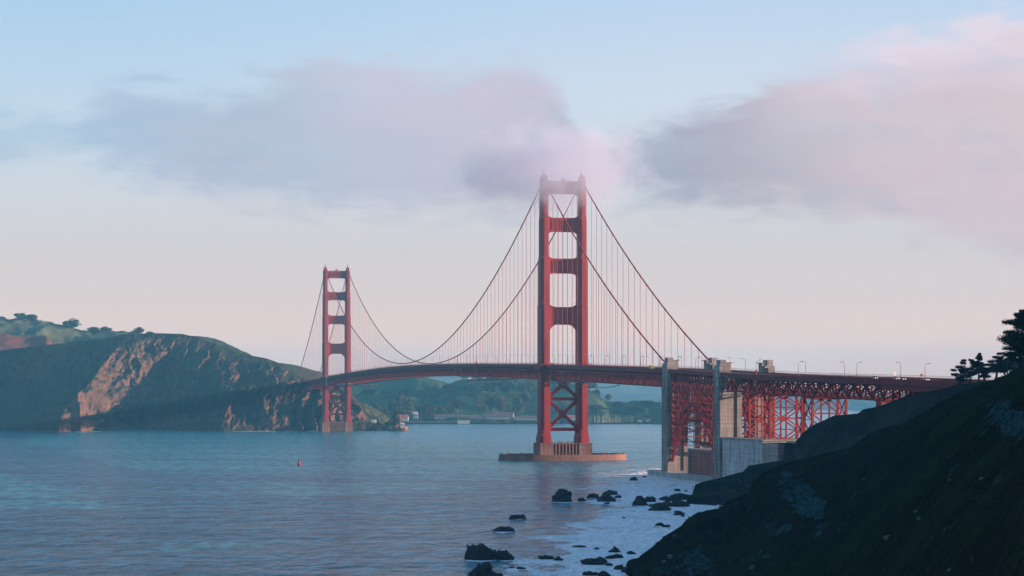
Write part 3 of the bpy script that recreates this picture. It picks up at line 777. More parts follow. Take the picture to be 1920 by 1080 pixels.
# arch over the fort
AS, AE = S1[1]+.6, S2[0]-.6; AM = (AS+AE)/2
def arch_z(s, top):
    q = (s-AM)/((AE-AS)/2)
    return (46.8-27.5*abs(q)**2.0) if top else (42.2-32.5*abs(q)**2.0)
NA = 14
for sx in (-1, 1):
    b = MB(); ss = rng(AS, AE, NA+1)
    for top in (0, 1):
        for sA, sB in zip(ss, ss[1:]): b.bar((sx*14.6, -sA, arch_z(sA, top)), (sx*14.6, -sB, arch_z(sB, top)), 1.7, 1.5)
    for i, s in enumerate(ss):
        b.bar((sx*14.6, -s, arch_z(s, 0)), (sx*14.6, -s, arch_z(s, 1)), .6)
        if i < NA:
            if i % 2: b.bar((sx*14.6, -s, arch_z(s, 0)), (sx*14.6, -ss[i+1], arch_z(ss[i+1], 1)), .6)
            else: b.bar((sx*14.6, -s, arch_z(s, 1)), (sx*14.6, -ss[i+1], arch_z(ss[i+1], 0)), .6)
    b.build('arch_rib', 'paint', BR)
    b = MB(); cols = rng(AS, AE, 16)
    for s in cols: b.box(sx*14.8-.45, sx*14.8+.45, -s-.7, -s+.7, arch_z(s, 1), zd(s)-3.0)  # columns widened to keep low sun out of the arch bay
    for off in (-6.8, -13.6):
        for sA, sB in zip(cols, cols[1:]): b.bar((sx*14.8, -sA, zd(sA)+off), (sx*14.8, -sB, zd(sB)+off), .7, .8)
    for i, (sA, sB) in enumerate(zip(cols, cols[1:])):
        zz = (-6.8, -13.6) if i % 2 else (-13.6, -6.8)
        b.bar((sx*14.8, -sA, zd(sA)+zz[0]), (sx*14.8, -sB, zd(sB)+zz[1]), .55)
        lo = max(arch_z(sA, 1), arch_z(sB, 1))
        z = zd(sA)-13.6
        while z-7 > lo:
            b.bar((sx*14.8, -sA, z-7), (sx*14.8, -sB, z-7), .45); z -= 7
    b.build('spandrel', 'paint_shaded', BR)
b = MB()
for i, s in enumerate(rng(AS, AE, 13)):
    z = zd(s); lo = arch_z(s, 1)
    b.box(-14.2, 14.2, -s-.25, -s+.25, z-4.4, z-2.05)
    hz = z-6.8
    while hz > lo+1:
        b.bar((-14.4, -s, hz), (14.4, -s, hz), .5); h2 = max(lo, hz-6.8)
        b.bar((-14.4, -s, hz), (0, -s, h2), .5); b.bar((14.4, -s, hz), (0, -s, h2), .5)
        for x in (-10, -5, 0, 5, 10): b.bar((x, -s, hz), (x, -s, h2), .4)  # verticals kept dense to block the sun inside the arch bay
        hz -= 6.8
ss = rng(AS, AE, NA+1)
for i, s in enumerate(ss):
    for top in (0, 1):
        if i % 2 or abs(s-AM) > 34: continue
        z = arch_z(s, top); b.bar((-14.4, -s, z), (14.4, -s, z), .6)
        if i < NA:
            z2 = arch_z(ss[i+1], top); b.bar((-14.4, -s, z), (0, -ss[i+1], z2), .5); b.bar((14.4, -s, z), (0, -ss[i+1], z2), .5)
b.build('arch_bracing', 'paint_shaded', BR)

# approach viaduct: trusses on steel bents
VS = seg(450, 688, 7.95)
for sx in (-1, 1):
    b = MB(); x = sx*13.2
    x0, x1 = sorted((sx*12.7, sx*13.7)); sweep(b, VS, x0, x1, -4.2, -3.4); sweep(b, VS, x0, x1, -11.6, -10.7)
    for i, s in enumerate(VS):
        z = zd(s); b.bar((x, -s, z-10.7), (x, -s, z-4.2), .5)
        if i+1 < len(VS):
            s2 = VS[i+1]; z2 = zd(s2); A_, B_ = ((s, z-4.2), (s2, z2-10.7)) if i % 2 else ((s, z-10.7), (s2, z2-4.2))
            b.bar((x, -A_[0], A_[1]), (x, -B_[0], B_[1]), .8, .8)
    b.build('viaduct_truss', 'paint_shaded', BR)
    b = MB(); sweep(b, seg(450, 770, 12), *sorted((sx*15.6, sx*16.0)), -3.3, -3.02)
    b.build('service_pipe', 'lamp_metal', BR)
b = MB()
for i, s in enumerate(VS):
    z = zd(s); b.box(-15.4, 15.4, -s-.25, -s+.25, z-3.35, z-2.05)
    b.bar((-13, -s, z-11.2), (13, -s, z-11.2), .5)
    b.bar((-13, -s, z-10.8), (0, -s, z-4), .5); b.bar((13, -s, z-10.8), (0, -s, z-4), .5)
    if i+1 < len(VS):
        s2 = VS[i+1]; z2 = zd(s2); b.bar((-13, -s, z-11.3), (13, -s2, z2-11.3), .45); b.bar((13, -s, z-11.4), (-13, -s2, z2-11.4), .45)
b.build('viaduct_bracing', 'paint_shaded', BR)
def bent(sa, sb, w_, zb, npan, lab=None):
    b = MB(); h = w_/2
    for s in (sa, sb):
        zt = zd(s)-11.9
        for sx in (-1, 1): b.bar((sx*h, -s, zb), (sx*h, -s, zt), 1.15, 1.15); b.box(sx*h-1.1, sx*h+1.1, -s-1.1, -s+1.1, zt-.2, zt+.6)
        b.bar((0, -s, zb), (0, -s, zt), .8, .8)
        b.bar((-h, -s, zt-.6), (h, -s, zt-.6), .9)
        hs = [zt-1+(zb-zt+1)*i/npan for i in range(npan+1)]
        for i in range(npan):
            b.bar((-h, -s, hs[i+1]), (h, -s, hs[i+1]), .55)
            if i % 2 == 0:
                b.bar((-h, -s, hs[i+1]), (0, -s, hs[i]), .65); b.bar((h, -s, hs[i+1]), (0, -s, hs[i]), .65)
            else:
                b.bar((-h, -s, hs[i]), (0, -s, hs[i+1]), .65); b.bar((h, -s, hs[i]), (0, -s, hs[i+1]), .65)
    for x in (-h, 0, h):
        zt = zd(sa)-12; n2 = max(2, round((zt-zb)/(sb-sa)*.8)); hs = [zb+(zt-zb)*i/n2 for i in range(n2+1)]
        if x == 0: continue
        for z0, z1 in zip(hs, hs[1:]):
            b.bar((x, -sa, z0), (x, -sb, z1), .5); b.bar((x, -sb, z0), (x, -sa, z1), .5); b.bar((x, -sa, z1), (x, -sb, z1), .5)
    o = b.build('steel_bent', 'paint', BR)
bent(466, 474, 15, 24, 4); bent(506, 515, 19.3, 26.5, 4); bent(569.5, 581.5, 19.3, 27, 3); bent(668, 672, 17, 36, 1)
# short girder approach beyond the truss
b = MB()
for s in seg(700, 780, 8): 
    for x in (-14, -5, 5, 14): b.bar((x, -s, 48), (x, -s, zd(s)-5), .9)
    b.box(-15, 15, -s-.5, -s+.5, zd(s)-5.2, zd(s)-3.5)
for x in (-15, 0, 15): sweep(b, seg(688, 800, 8), x-.4, x+.4, -6.0, -2.05)
b.build('approach_girder', 'paint_shaded', BR)
# travelling platforms hung under the deck
def platform(s0, s1, name_lab, drop=0):
    r = empty('maintenance_platform', BW((s0+s1)/2, 0, zd((s0+s1)/2)-14.6), TH)
    L = (s1-s0)/2; b = MB(); b.box(-15, 15, -L, L, -.9, 0); b.build('platform_deck', 'lamp_metal', r)
    b = MB()
    for i in range(9):
        y = -L+2*L*i/8
        for x in (-15, 15): b.bar((x, y, 0), (x, y, 2.2), .3)
    for x in (-15, 15): b.bar((x, -L, 1.3), (x, L, 1.3), .15)
    b.build('hanger', 'paint_shaded', r)
    for k, y in enumerate((-L*.5, L*.12, L*.5)):
        b = MB(); b.box(-15.3, -13, y-2.2, y+2.2, .05, 1.7); b.build('tool_box', 'white_paint', r)
    return r
tag(platform(-335, -200, ''), 'dark maintenance platform slung under the deck just beyond the nearer tower', 'platform', 'platforms under the deck')
tag(platform(-1210, -1010, ''), 'dark maintenance platform slung under the deck beside the farther tower', 'platform', 'platforms under the deck')
b = MB()
b.tube([(-16.2, -s, zd(s)-12.6-3.2*(1-((s-130)/95)**4)) for s in rng(35, 225, 22)], .28, 6)
for s in rng(50, 130, 9): b.box(-16.6, -14, -s-1.5, -s+1.5, zd(s)-13.4, zd(s)-12.5)
b.build('service_catenary', 'lamp_metal', BR)

# ------------------------------------------------------------------ street lamps along the deck
def ordinal(k):
    names = ['', 'first', 'second', 'third', 'fourth', 'fifth', 'sixth', 'seventh', 'eighth', 'ninth', 'tenth', 'eleventh', 'twelfth', 'thirteenth', 'fourteenth', 'fifteenth', 'sixteenth',
             'seventeenth', 'eighteenth', 'nineteenth', 'twentieth']
    if k <= 20: return names[k]
    return {2: 'twenty', 3: 'thirty'}[k//10]+('-'+names[k % 10] if k % 10 else '')
def make_lamp():
    r = empty('street_lamp')
    b = MB(); b.tube([(0, 0, 0), (0, 0, 1.2), (0, 0, 7.6)], [.24, .17, .12], 8); b.box(-.3, .3, -.3, .3, 0, .5)
    b.build('pole', 'lamp_metal', r)
    b = MB(); b.tube([(0, 0, 7.5), (.15, 0, 8.1), (.7, 0, 8.5), (1.7, 0, 8.55)], .10, 6); b.build('arm', 'lamp_metal', r)
    b = MB(); b.frust(2.1, 0, 8.38, 8.72, 1.3, .5, .8, .3); b.build('lamp_head', 'lamp_metal', r)
    return r
LP0 = make_lamp(); used = False
def lamp(s, sx, label, tall=1.0):
    global used
    o = copy_tree(LP0) if used else LP0
    used = True
    o.location = BW(s, sx*12.9, zd(s)-1.1); o.rotation_euler = (0, 0, TH+(math.pi if sx > 0 else 0)); o.scale = (tall, tall, tall)
    tag(o, label, 'street lamp', 'street lamps on the bridge deck')
for sx, side in ((-1, 'seaward'), (1, 'bayward')):
    for k in range(1, 27): lamp(-k*45.7+(12 if sx > 0 else 0), sx, f'curved arm street lamp, {ordinal(k)} on the {side} edge from the nearer tower towards the farther')
    for k in range(1, 8): lamp(k*45.7-8+(10 if sx > 0 else 0), sx, f'curved arm street lamp, {ordinal(k)} on the {side} edge from the nearer tower towards the pylons')
    for k in range(1, 6): lamp(-1285-k*45.7, sx, f'curved arm street lamp, {ordinal(k)} on the {side} edge beyond the farther tower')
SEA = [501, 569, 652, 735]
BAY = [512, 571, 647]
for k, s in enumerate((352, 388, 425)): lamp(s, -1, f'curved arm street lamp above the steel arch, {ordinal(k+1)} on the seaward edge')
for k, s in enumerate((380, 408, 440)): lamp(s, 1, f'curved arm street lamp above the steel arch, {ordinal(k+1)} on the bayward edge')
for k, s in enumerate((SEA)): lamp(s, -1, f'lamp over the approach viaduct, {ordinal(k+1)} on the seaward edge from the pylon', .97)
for k, s in enumerate((BAY)): lamp(s, 1, f'lamp over the approach viaduct, {ordinal(k+1)} on the bayward edge from the pylon', .97)

# traffic and signs showing above the railing
def make_car(mat):
    r = empty('parked_car' if False else 'car')
    b = MB(); b.frust(0, 0, .35, .95, 1.9, 4.7, 1.8, 4.5); b.build('body', mat, r)
    b = MB(); b.frust(0, .1, .95, 1.62, 1.7, 2.7, 1.35, 1.8); b.build('cabin', 'glass_dark', r)
    for x in (-.8, .8):
        for y in (-1.45, 1.45):
            b = MB(); b.tube([(x-.1, y, .35), (x+.1, y, .35)], .35, 12); b.build('wheel', 'black', r)
        b = MB(); b.box(x*.8-.2, x*.8+.2, -2.42, -2.28, .6, .82); b.build('headlight', 'headlight', r)
    return r
c0 = make_car('car_silver')
cars = [(-8, 663, 'silver car with lit headlights on the viaduct, farthest left of the lit cars'), (-3, 678, 'silver car with lit headlights just left of the white sign'),
        (-8, 698, 'silver car with lit headlights just right of the white sign'), (-4, 716, 'silver car with lit headlights nearest the orange sign')]
for i, (x, s, lb) in enumerate(cars):
    c = c0 if i == 0 else copy_tree(c0)
    c.location = BW(s, x, zd(s)-1.3); c.rotation_euler = (0, 0, TH); tag(c, lb, 'car', 'cars on the bridge deck')
r = empty('van', BW(279, -9, zd(279)-1.3), TH); tag(r, 'yellow van on the deck between the nearer tower and the pylons', 'van')
b = MB(); b.box(-1.1, 1.1, -3, 3, .4, 2.2); b.box(-1.05, 1.05, -1.6, 3, 2.2, 2.75); b.build('body', 'yellow', r)
for x in (-1, 1):
    for y in (-1.9, 1.9):
        b = MB(); b.tube([(x-.12, y, .42), (x+.12, y, .42)], .42, 12); b.build('wheel', 'black', r)
b = MB(); b.box(-.95, .95, -3.03, -3.0, 1.4, 2.0); b.build('windscreen', 'glass_dark', r)
def sign(name, s, t, w_, h_, z0, mat, label, disc=False):
    r = empty(name, BW(s, t, zd(s)-1.1), TH); tag(r, label, 'sign')
    b = MB(); b.tube([(0, 0, 0), (0, 0, z0+h_)], .09, 6); b.build('post', 'lamp_metal', r)
    b = MB()
    if disc: b.tube([(0, -.16, z0+h_/2), (0, -.11, z0+h_/2)], w_/2, 20)
    else: b.box(-w_/2, w_/2, -.18, -.12, z0, z0+h_)
    b.build('panel', mat, r)
sign('road_sign', 701, -13.4, 1.3, 1.9, 2.2, 'white_paint', 'small white rectangular sign on a post above the approach viaduct')
sign('road_sign', 732, -13.4, 1.3, 1.3, 2.2, 'orange_metal', 'small orange sign on a post above the approach viaduct')
sign('road_sign', 505, -14.5, 1.5, 1.5, 1.6, 'paint_shaded', 'round dark red sign on a post between the pylons and the viaduct', True)

# ------------------------------------------------------------------ fort, sea wall, retaining walls
r = empty('brick_fort', BW(396, -4, 0), TH); tag(r, 'low brick fort with stone corner under the steel arch', 'fort')
b = MB(); b.box(-7, 24, -30, 26, -1, 17.5); b.build('wall', 'brick', r)
b = MB(); b.box(-8.0, -6.2, -31, -28.4, -1, 18.6); b.box(-8, -6.2, 24.6, 27, -1, 18.6); b.build('corner_quoins', 'concrete', r)
b = MB(); b.box(-7.4, 24.4, -30.4, 26.4, 17.5, 18.6); b.build('parapet', 'concrete', r)
r = empty('sea_wall', BW(390, -16, 0), TH); tag(r, 'low dark concrete sea wall round the foot of the pylons', 'wall')
b = MB(); b.box(-9, 16, -52, 67, -3, 2.6); b.box(-9.5, -8.4, -52, 67.5, 2.6, 3.4); b.box(-9.5, 16, 66.5, 67.5, 2.6, 3.4); b.build('wall', 'seawall', r)
r = empty('retaining_wall', BW(487, -12, 0), TH); tag(r, 'tall pale stained concrete retaining wall beside the shore pylon', 'wall')
b = MB(); b.box(-5, 30, -36, 35, -2, 26.4)
b.build('wall', 'seawall', r)
b = MB(); b.box(-5.5, 30.5, -36.5, 37, 26.4, 27.3); b.build('coping', 'concrete', r)
r = empty('retaining_wall', BW(536, -8, 0), TH); tag(r, 'brown concrete retaining wall below the lit steel bents', 'wall')
b = MB(); b.box(-9, 40, -11, 12.5, -2, 25.6); b.build('wall', 'concrete', r)
b = MB(); b.box(-3, 40, -26, -11.2, 12, 24.0); b.build('wing_wall', 'brick', r)
b = MB(); b.box(-4, 2, -27, -12, 24.2, 26.8); b.build('abutment', 'concrete', r)
# ground behind the retaining walls, carrying the bents
def shelf(u, v):
    q = BW(u, v, 0); h = i1([(512, 25.2), (585, 26.5), (640, 38), (670, 45), (745, 54.2), (800, 55)], u)+.5*fbm(u, v, 0, .05)
    if v <= -19 and u > 556: h = -3
    elif v <= -16.8 and u <= 556: q = BW(u, -8, 0)
    return (q.x, q.y, h)
surface('viaduct_ground', 'mid_ground', rng(512, 900, 60), [-19, -16.9]+rng(-15, 45, 14), shelf)

# ------------------------------------------------------------------ sea rocks
def rock_mesh(w_, h_, d_, seed, spike=0):
    import bmesh
    bm = bmesh.new(); bmesh.ops.create_icosphere(bm, subdivisions=5, radius=1)
    for v in bm.verts:
        c = v.co.copy(); o_ = Vector((seed*3.1, seed*1.7, seed*.9))
        q = noise.fractal(c*1.1+o_, 1.0, 2.0, 5)
        r_ = noise.ridged_multi_fractal(c*1.6+o_, 1.0, 2.1, 4, 1.0, 2.0)
        cell = noise.cell(c*2.2+o_)
        k = 1+.34*q+.17*(r_-1)+.10*cell+.06*noise.fractal(c*7+o_, 1.0, 2.0, 3)
        if spike: k *= 1-.38*max(0, c.z)*(1-c.z**4)
        c *= k; v.co = (c.x*w_/2, c.y*d_/2, max(c.z, -.5)*h_)
    top_ = max(v.co.z for v in bm.verts)
    for v in bm.verts:
        if v.co.z > 0: v.co.z *= h_/top_
    me = bpy.data.meshes.new('sea_rock'); bm.to_mesh(me); bm.free()
    for q in me.polygons: q.use_smooth = True
    return me
def rock(px, pyb, w_, h_, label, seed, mat='wet_rock', spike=0, name='sea_rock', grp='dark rocks in the surf'):
    z = CH*F/(pyb-HY); k = z/F
    me = rock_mesh(w_*k*1.04, h_*k*1.05, max(w_*.8, h_)*k, seed, spike); me.materials.append(MATS[mat])
    me.name = name
    o = bpy.data.objects.new(name, me); COL.objects.link(o); p_ = PX(px, pyb, z); o.location = (p_.x, p_.y+.2*w_*k, 0)
    o.rotation_euler = (0, 0, 0)
    tag(o, label, 'rock', grp)
    return o
for i, (a_, b_, c_, d_, lb) in enumerate(RK): rock(a_, b_, c_, d_, lb, i+1)
rock(908, 1092, 58, 37, 'dark knobbed rock column rising from the bottom edge of the picture', 77, spike=1)
# the sea stack and the low rocks by the far shore
def stack(px, pyb, w_, h_, label, seed, spike, mat='rock_lit'):
    return rock(px, pyb, w_, h_, label, seed, mat, spike, 'sea_stack', None)
o = stack(741, 807, 32, 37, 'pointed sunlit rock stack off the headland, left of the red roofed house', 60, 1, 'cliff_ground')
o = stack(716, 807.5, 44, 10, 'low dark rock reef between the headland and the rock stack', 61, 0, 'wet_rock')
o = stack(755, 808, 17, 13, 'low sunlit rock at the seaward end of the rock stack', 62, 0)
for q in list(COL.objects):
    if q.name.startswith('sea_stack') and 'group' in q.keys(): del q['group']

# pale boulders on the near hillside
def on_near(px, py):
    lo, hi = 0.0, 1.0
    for _ in range(40):
        mid_ = (lo+hi)/2; x, z, h = near_surf(px, mid_)
        y = HY-(h-CH)/z*F
        if y < py: lo = mid_
        else: hi = mid_
    x, z, h = near_surf(px, lo); return Vector((x, z, h))
BD = [(1258, 1044, 13, 'pale boulder low on the dark slope above the surf'), (1246, 1053, 9, 'flat pale stone just below the pale boulder on the dark slope'),
      (1265, 1005, 7, 'small pale stone high on the dark slope edge above the surf'), (1547, 942, 7, 'pale stone below the blue grey scree face'),
      (1718, 959, 8, 'pale oval boulder in the middle of the dark hillside'), (1725, 972, 10, 'pale broken stone just below the oval boulder'),
      (1781, 900, 6, 'bright little stone on the upper dark hillside'), (1847, 898, 9, 'greyish stone near the right edge of the dark hillside'),
      (1665, 1008, 14, 'long flat pale stone low on the dark hillside'), (1776, 1069, 10, 'pale stone at the bottom edge of the dark hillside'),
      (1620, 899, 6, 'small pale stone on the green patch of the dark hillside'), (1353, 941, 10, 'pale streaked stone near the crest of the dark slope'),
      (1483, 936, 8, 'pale stone at the head of the blue grey scree'), (1412, 1064, 13, 'pale boulder at the bottom of the slope left of the scree')]
for i, (px, py, w_, lb) in enumerate(BD):
    p_ = on_near(px, py); k = p_.y/F
    me = rock_mesh(w_*k, w_*k*.45, w_*k*.8, 100+i); me.materials.append(MATS['hill_stone']); me.name = 'boulder'
    o = bpy.data.objects.new('boulder', me); COL.objects.link(o); o.location = p_-Vector((0, 0, w_*k*.06)); tag(o, lb, 'boulder', 'pale stones on the dark hillside')

# ------------------------------------------------------------------ vegetation
def leaf(b, c, r_, rnd, flat=.6):
    a1_ = rnd.uniform(0, 6.283); u = Vector((math.cos(a1_), math.sin(a1_), rnd.uniform(-flat, flat))).normalized()
    v = Vector((-math.sin(a1_), math.cos(a1_), rnd.uniform(-flat, flat))).normalized()
    s_ = r_*rnd.uniform(.6, 1.3)
    b.add([c-u*s_, c+v*s_*.6, c+u*s_, c-v*s_*.6], [(0, 1, 2, 3)])
def cypress(h, wide, seed, npad, leaves, lean=0, lsz=.34, lo=.30, flatness=.16):
    """flat-tiered windblown cypress; returns trunk and crown builders, base at the origin"""
    rnd = random.Random(seed); tb, cb = MB(), MB()
    nst = 3 if wide > h*.7 else 1
    tops = []
    for k in range(nst):
        ang = rnd.uniform(0, 6.28); sp = (wide*.22 if nst > 1 else .3)
        e_ = Vector((math.cos(ang)*sp+lean*h*.2, math.sin(ang)*sp, h*rnd.uniform(.72, .95)))
        p0 = Vector((math.cos(ang)*.3, math.sin(ang)*.3, -.6))
        pts = [p0.lerp(e_, t)+Vector((rnd.uniform(-.25, .25), rnd.uniform(-.25, .25), 0))*(t > 0) for t in (0, .25, .5, .75, 1)]
        tb.tube(pts, [h*.035, h*.028, h*.02, h*.013, h*.006], 7); tops.append(pts)
    for i in range(npad):
        q = lo+(1-lo)*((i+rnd.random())/npad); st_ = tops[i % nst]
        c0_ = st_[0].lerp(st_[-1], min(1, q*1.05)); ang = i*2.4+rnd.uniform(-.5, .5)
        prof = (1-((q-.45)/.62)**2) if nst > 1 else (1.12-q)*1.0
        r_ = wide*.5*max(.16, prof)*rnd.uniform(.55, 1.05)
        tip = c0_+Vector((math.cos(ang)*r_, math.sin(ang)*r_, rnd.uniform(-.02, .10)*h*.6))
        tb.tube([c0_, c0_.lerp(tip, .5)+Vector((0, 0, .2)), tip], [h*.010, h*.007, .04], 5)
        for m_ in range(3):
            pc = c0_.lerp(tip, .45+.28*m_); pr = r_*(.42-.06*m_)+.35
            for j in range(leaves//(npad*3)):
                t = rnd.uniform(0, 6.28); rr = pr*math.sqrt(rnd.random())
                leaf(cb, pc+Vector((math.cos(t)*rr, math.sin(t)*rr, rnd.gauss(0, flatness)*pr+(.1*pr))), lsz, rnd)
    return tb, cb
def put_tree(name, builders, loc, leafmat, label, group=None, rz=0):
    r = empty(name, loc, rz); tag(r, label, 'tree', group)
    builders[0].build('trunk', 'bark', r); builders[1].build('crown', leafmat, r)
    return r
def ground_near(px, zz):          # crest of the near hillside
    py, zr = interp(NR, px); return PX(px, py, zr)
# large cypress at the edge of the frame and the two windblown groups
p_ = ground_near(1932, 0); k = p_.y/F
put_tree('cypress_tree', cypress(112*k, 92*k, 5, 40, 30000, lsz=.34, lo=.14, flatness=.16), p_-Vector((0, 0, .8)), 'leaf_cypress', 'tall dark tiered cypress cut by the right edge of the picture')
def mid_tree(px, pyb, z, hpx, wpx, seed, label, leaves=7500, npad=17, lo=.36):
    p_ = PX(px, pyb, z); k = z/F
    put_tree('cypress_tree', cypress(hpx*k, wpx*k, seed, npad, leaves, lsz=.36, lo=lo, flatness=.22), p_-Vector((0, 0, .5)), 'leaf_cypress', label, 'windblown cypresses on the bluff')
mid_tree(1800, 720.4, 924, 36, 30, 11, 'low sparse cypress nearest the end of the viaduct', 4200, 12, .25)
mid_tree(1817, 718.5, 912, 50, 44, 12, 'broad dark cypress, second from the end of the viaduct')
mid_tree(1836, 716.2, 901, 60, 40, 13, 'cypress with a pointed top in the middle of the left clump')
mid_tree(1847, 715.2, 899, 42, 30, 16, 'small leaning cypress at the right of the left clump', 4200, 12, .3)
mid_tree(1866, 713.3, 895, 58, 44, 14, 'domed cypress between the left clump and the tall edge tree')
mid_tree(1888, 711.2, 891, 58, 44, 15, 'dark cypress just left of the tall tree at the picture edge')
mid_tree(1906, 709.5, 889, 60, 44, 19, 'dark cypress partly behind the tall tree at the picture edge')

def round_tree(h, wide, seed, n_leaf, lsz, nb=9):
    rnd = random.Random(seed); tb, cb = MB(), MB()
    tb.tube([(0, 0, -1), (0, 0, h*.35), (rnd.uniform(-.5, .5), 0, h*.7)], [h*.035, h*.025, h*.008], 6)
    cl = []
    for i in range(nb):
        t = rnd.uniform(0, 6.28); rr = wide*.5*.62*math.sqrt(rnd.random()); zc = h*rnd.uniform(.38, .80)
        zc -= (rr/(wide*.5))*h*.12
        cl.append((Vector((math.cos(t)*rr, math.sin(t)*rr, zc)), wide*rnd.uniform(.10, .22)))
        tb.tube([(0, 0, h*.3), cl[-1][0]], [h*.012, h*.004], 4)
    for i in range(n_leaf):
        c_, r_ = cl[i % nb]
        d_ = Vector((rnd.gauss(0, 1), rnd.gauss(0, 1), rnd.gauss(0, 1))).normalized()*r_*(rnd.random()**.4)
        d_.z *= .85
        leaf(cb, c_+d_, lsz, rnd, .9)
    return tb, cb
PROTO = {}
def far_tree(px, pyb, z, hpx, wpx, kind, mat, label, group, name='tree'):
    key = (kind, mat)
    if key not in PROTO:
        tb, cb = round_tree(20, 20, 40+kind, 2600, .95, 15+kind*3)
        r = empty(name); tb.build('trunk', 'bark', r); cb.build('crown', mat, r); PROTO[key] = r
        o = r
    else: o = copy_tree(PROTO[key])
    k = z/F; p_ = PX(px, pyb, z); o.location = p_-Vector((0, 0, 1)); o.scale = (wpx*k/16.5, wpx*k/16.5, hpx*k/16.5); o.rotation_euler = (0, 0, px*.7)
    tag(o, label, 'tree', group); return o
HT = [(40, 602, 17, 26, 'round tree, leftmost on the hilltop skyline'), (60, 603, 15, 30, 'broad tree just right of the leftmost skyline tree'),
      (132, 617, 20, 38, 'large domed tree standing alone on the hilltop skyline'), (118, 612, 6, 12, 'little bush tree on the left flank of the large domed tree'),
      (176, 623, 12, 30, 'low wide tree right of the large domed tree'), (198, 623, 13, 26, 'low wide tree fourth along the skyline, just before the cliff top'),
      (262, 625, 14, 24, 'round tree on the skyline above the sunlit cliff'), (280, 627, 8, 18, 'low bush tree right of the round tree above the sunlit cliff')]
for i, (px, py, h_, w_, lb) in enumerate(HT): far_tree(px, py+3, 3990 if px < 240 else 3560, h_*1.1, w_, i % 3, 'leaf_far', lb, 'trees along the headland skyline')
BT = [(703, 781, 3500, 24, 26, 'leaf_brown', 'brown tree behind the sunlit slope near the far tower'), (720, 786, 3550, 20, 20, 'leaf_far', 'green tree above the low reef by the far tower'),
      (757, 788, 3800, 46, 36, 'leaf_brown', 'big brown domed tree right behind the red roofed house'), (790, 790, 3820, 30, 24, 'leaf_far', 'green tree right of the red roofed house'),
      (806, 790, 3820, 32, 28, 'leaf_brown', 'brown tree above the wharf, left of the long sheds'), (738, 778, 3850, 26, 26, 'leaf_far', 'dark tree left of the big brown domed tree'),
      (844, 782, 3900, 32, 24, 'leaf_brown', 'brown tree behind the first long shed'), (826, 784, 3880, 18, 22, 'leaf_far', 'small green tree left of the first long shed'),
      (862, 770, 3950, 22, 26, 'leaf_far', 'dark tree uphill of the first long shed'), (898, 784, 3900, 44, 18, 'leaf_brown', 'tall narrow brown tree behind the wharf end'),
      (919, 780, 3920, 36, 22, 'leaf_brown', 'brown tree next right of the tall narrow one'), (938, 782, 3920, 40, 26, 'leaf_brown', 'brown tree left of the white spire'),
      (972, 784, 3900, 40, 24, 'leaf_brown', 'tall brown tree just right of the white spire'), (985, 776, 3950, 38, 26, 'leaf_far', 'dark tree left of the near tower legs'),
      (880, 745, 4150, 24, 30, 'leaf_far', 'dark tree high on the wooded hill, left side'), (915, 742, 4150, 26, 32, 'leaf_brown', 'brown tree high on the wooded hill, middle'),
      (950, 745, 4150, 30, 34, 'leaf_far', 'dark tree high on the wooded hill, right of the middle'), (985, 742, 4150, 30, 34, 'leaf_brown', 'brown tree high on the wooded hill near the near tower'),
      (869, 712, 4280, 14, 18, 'leaf_far', 'tree on the wooded hill crest at its left end'), (893, 714, 4280, 12, 24, 'leaf_far', 'tree second along the wooded hill crest'),
      (925, 716, 4250, 14, 30, 'leaf_brown', 'tree third along the wooded hill crest'), (965, 716, 4250, 14, 30, 'leaf_brown', 'tree fourth along the wooded hill crest'),
      (1000, 716, 4250, 14, 30, 'leaf_far', 'tree on the wooded hill crest just left of the near tower'), (1042, 725, 4230, 20, 34, 'leaf_far', 'tree seen through the upper crossed bracing'),
      (1062, 738, 4200, 24, 30, 'leaf_brown', 'brown tree seen through the bracing of the near tower'), (1106, 735, 4220, 20, 28, 'leaf_brown', 'brown tree just right of the near tower at the hill end'),
      (1118, 745, 4210, 16, 20, 'leaf_far', 'green tree at the right end of the wooded hill'), (1141, 753, 4180, 15, 16, 'leaf_brown', 'lone round tree on the low green rise right of the near tower'),
      (1158, 768, 4060, 14, 30, 'leaf_far', 'low dark tree above the marina masts'), (1190, 774, 4000, 14, 34, 'leaf_far', 'low dark tree on the rise right of the marina'),
      (1215, 760, 4060, 10, 30, 'leaf_far', 'low dark tree high on the rise left of the pylon'), (1115, 775, 3990, 16, 34, 'leaf_far', 'dark tree behind the left end of the marina'),
      (1228, 783, 3980, 14, 30, 'leaf_far', 'dark tree by the shore left of the pylon'), (690, 745, 4300, 16, 26, 'leaf_far', 'dark tree on the grassy hill right of the far tower'),
      (760, 748, 4300, 16, 30, 'leaf_far', 'dark tree on the grassy hill above the big brown tree'), (812, 752, 4250, 20, 34, 'leaf_far', 'dark tree in the fold between the two far hills'),
      (840, 738, 4250, 18, 28, 'leaf_far', 'dark tree on the left shoulder of the wooded hill'), (855, 790, 3880, 14, 20, 'leaf_far', 'small dark tree behind the wharf shed row'),
      (1050, 780, 3950, 24, 26, 'leaf_far', 'dark tree seen through the lower crossed bracing')]
for i, (px, py, z, h_, w_, mt, lb) in enumerate(BT): far_tree(px, py, z, h_, w_, i % 3, mt, lb, 'trees on the slopes across the bay')

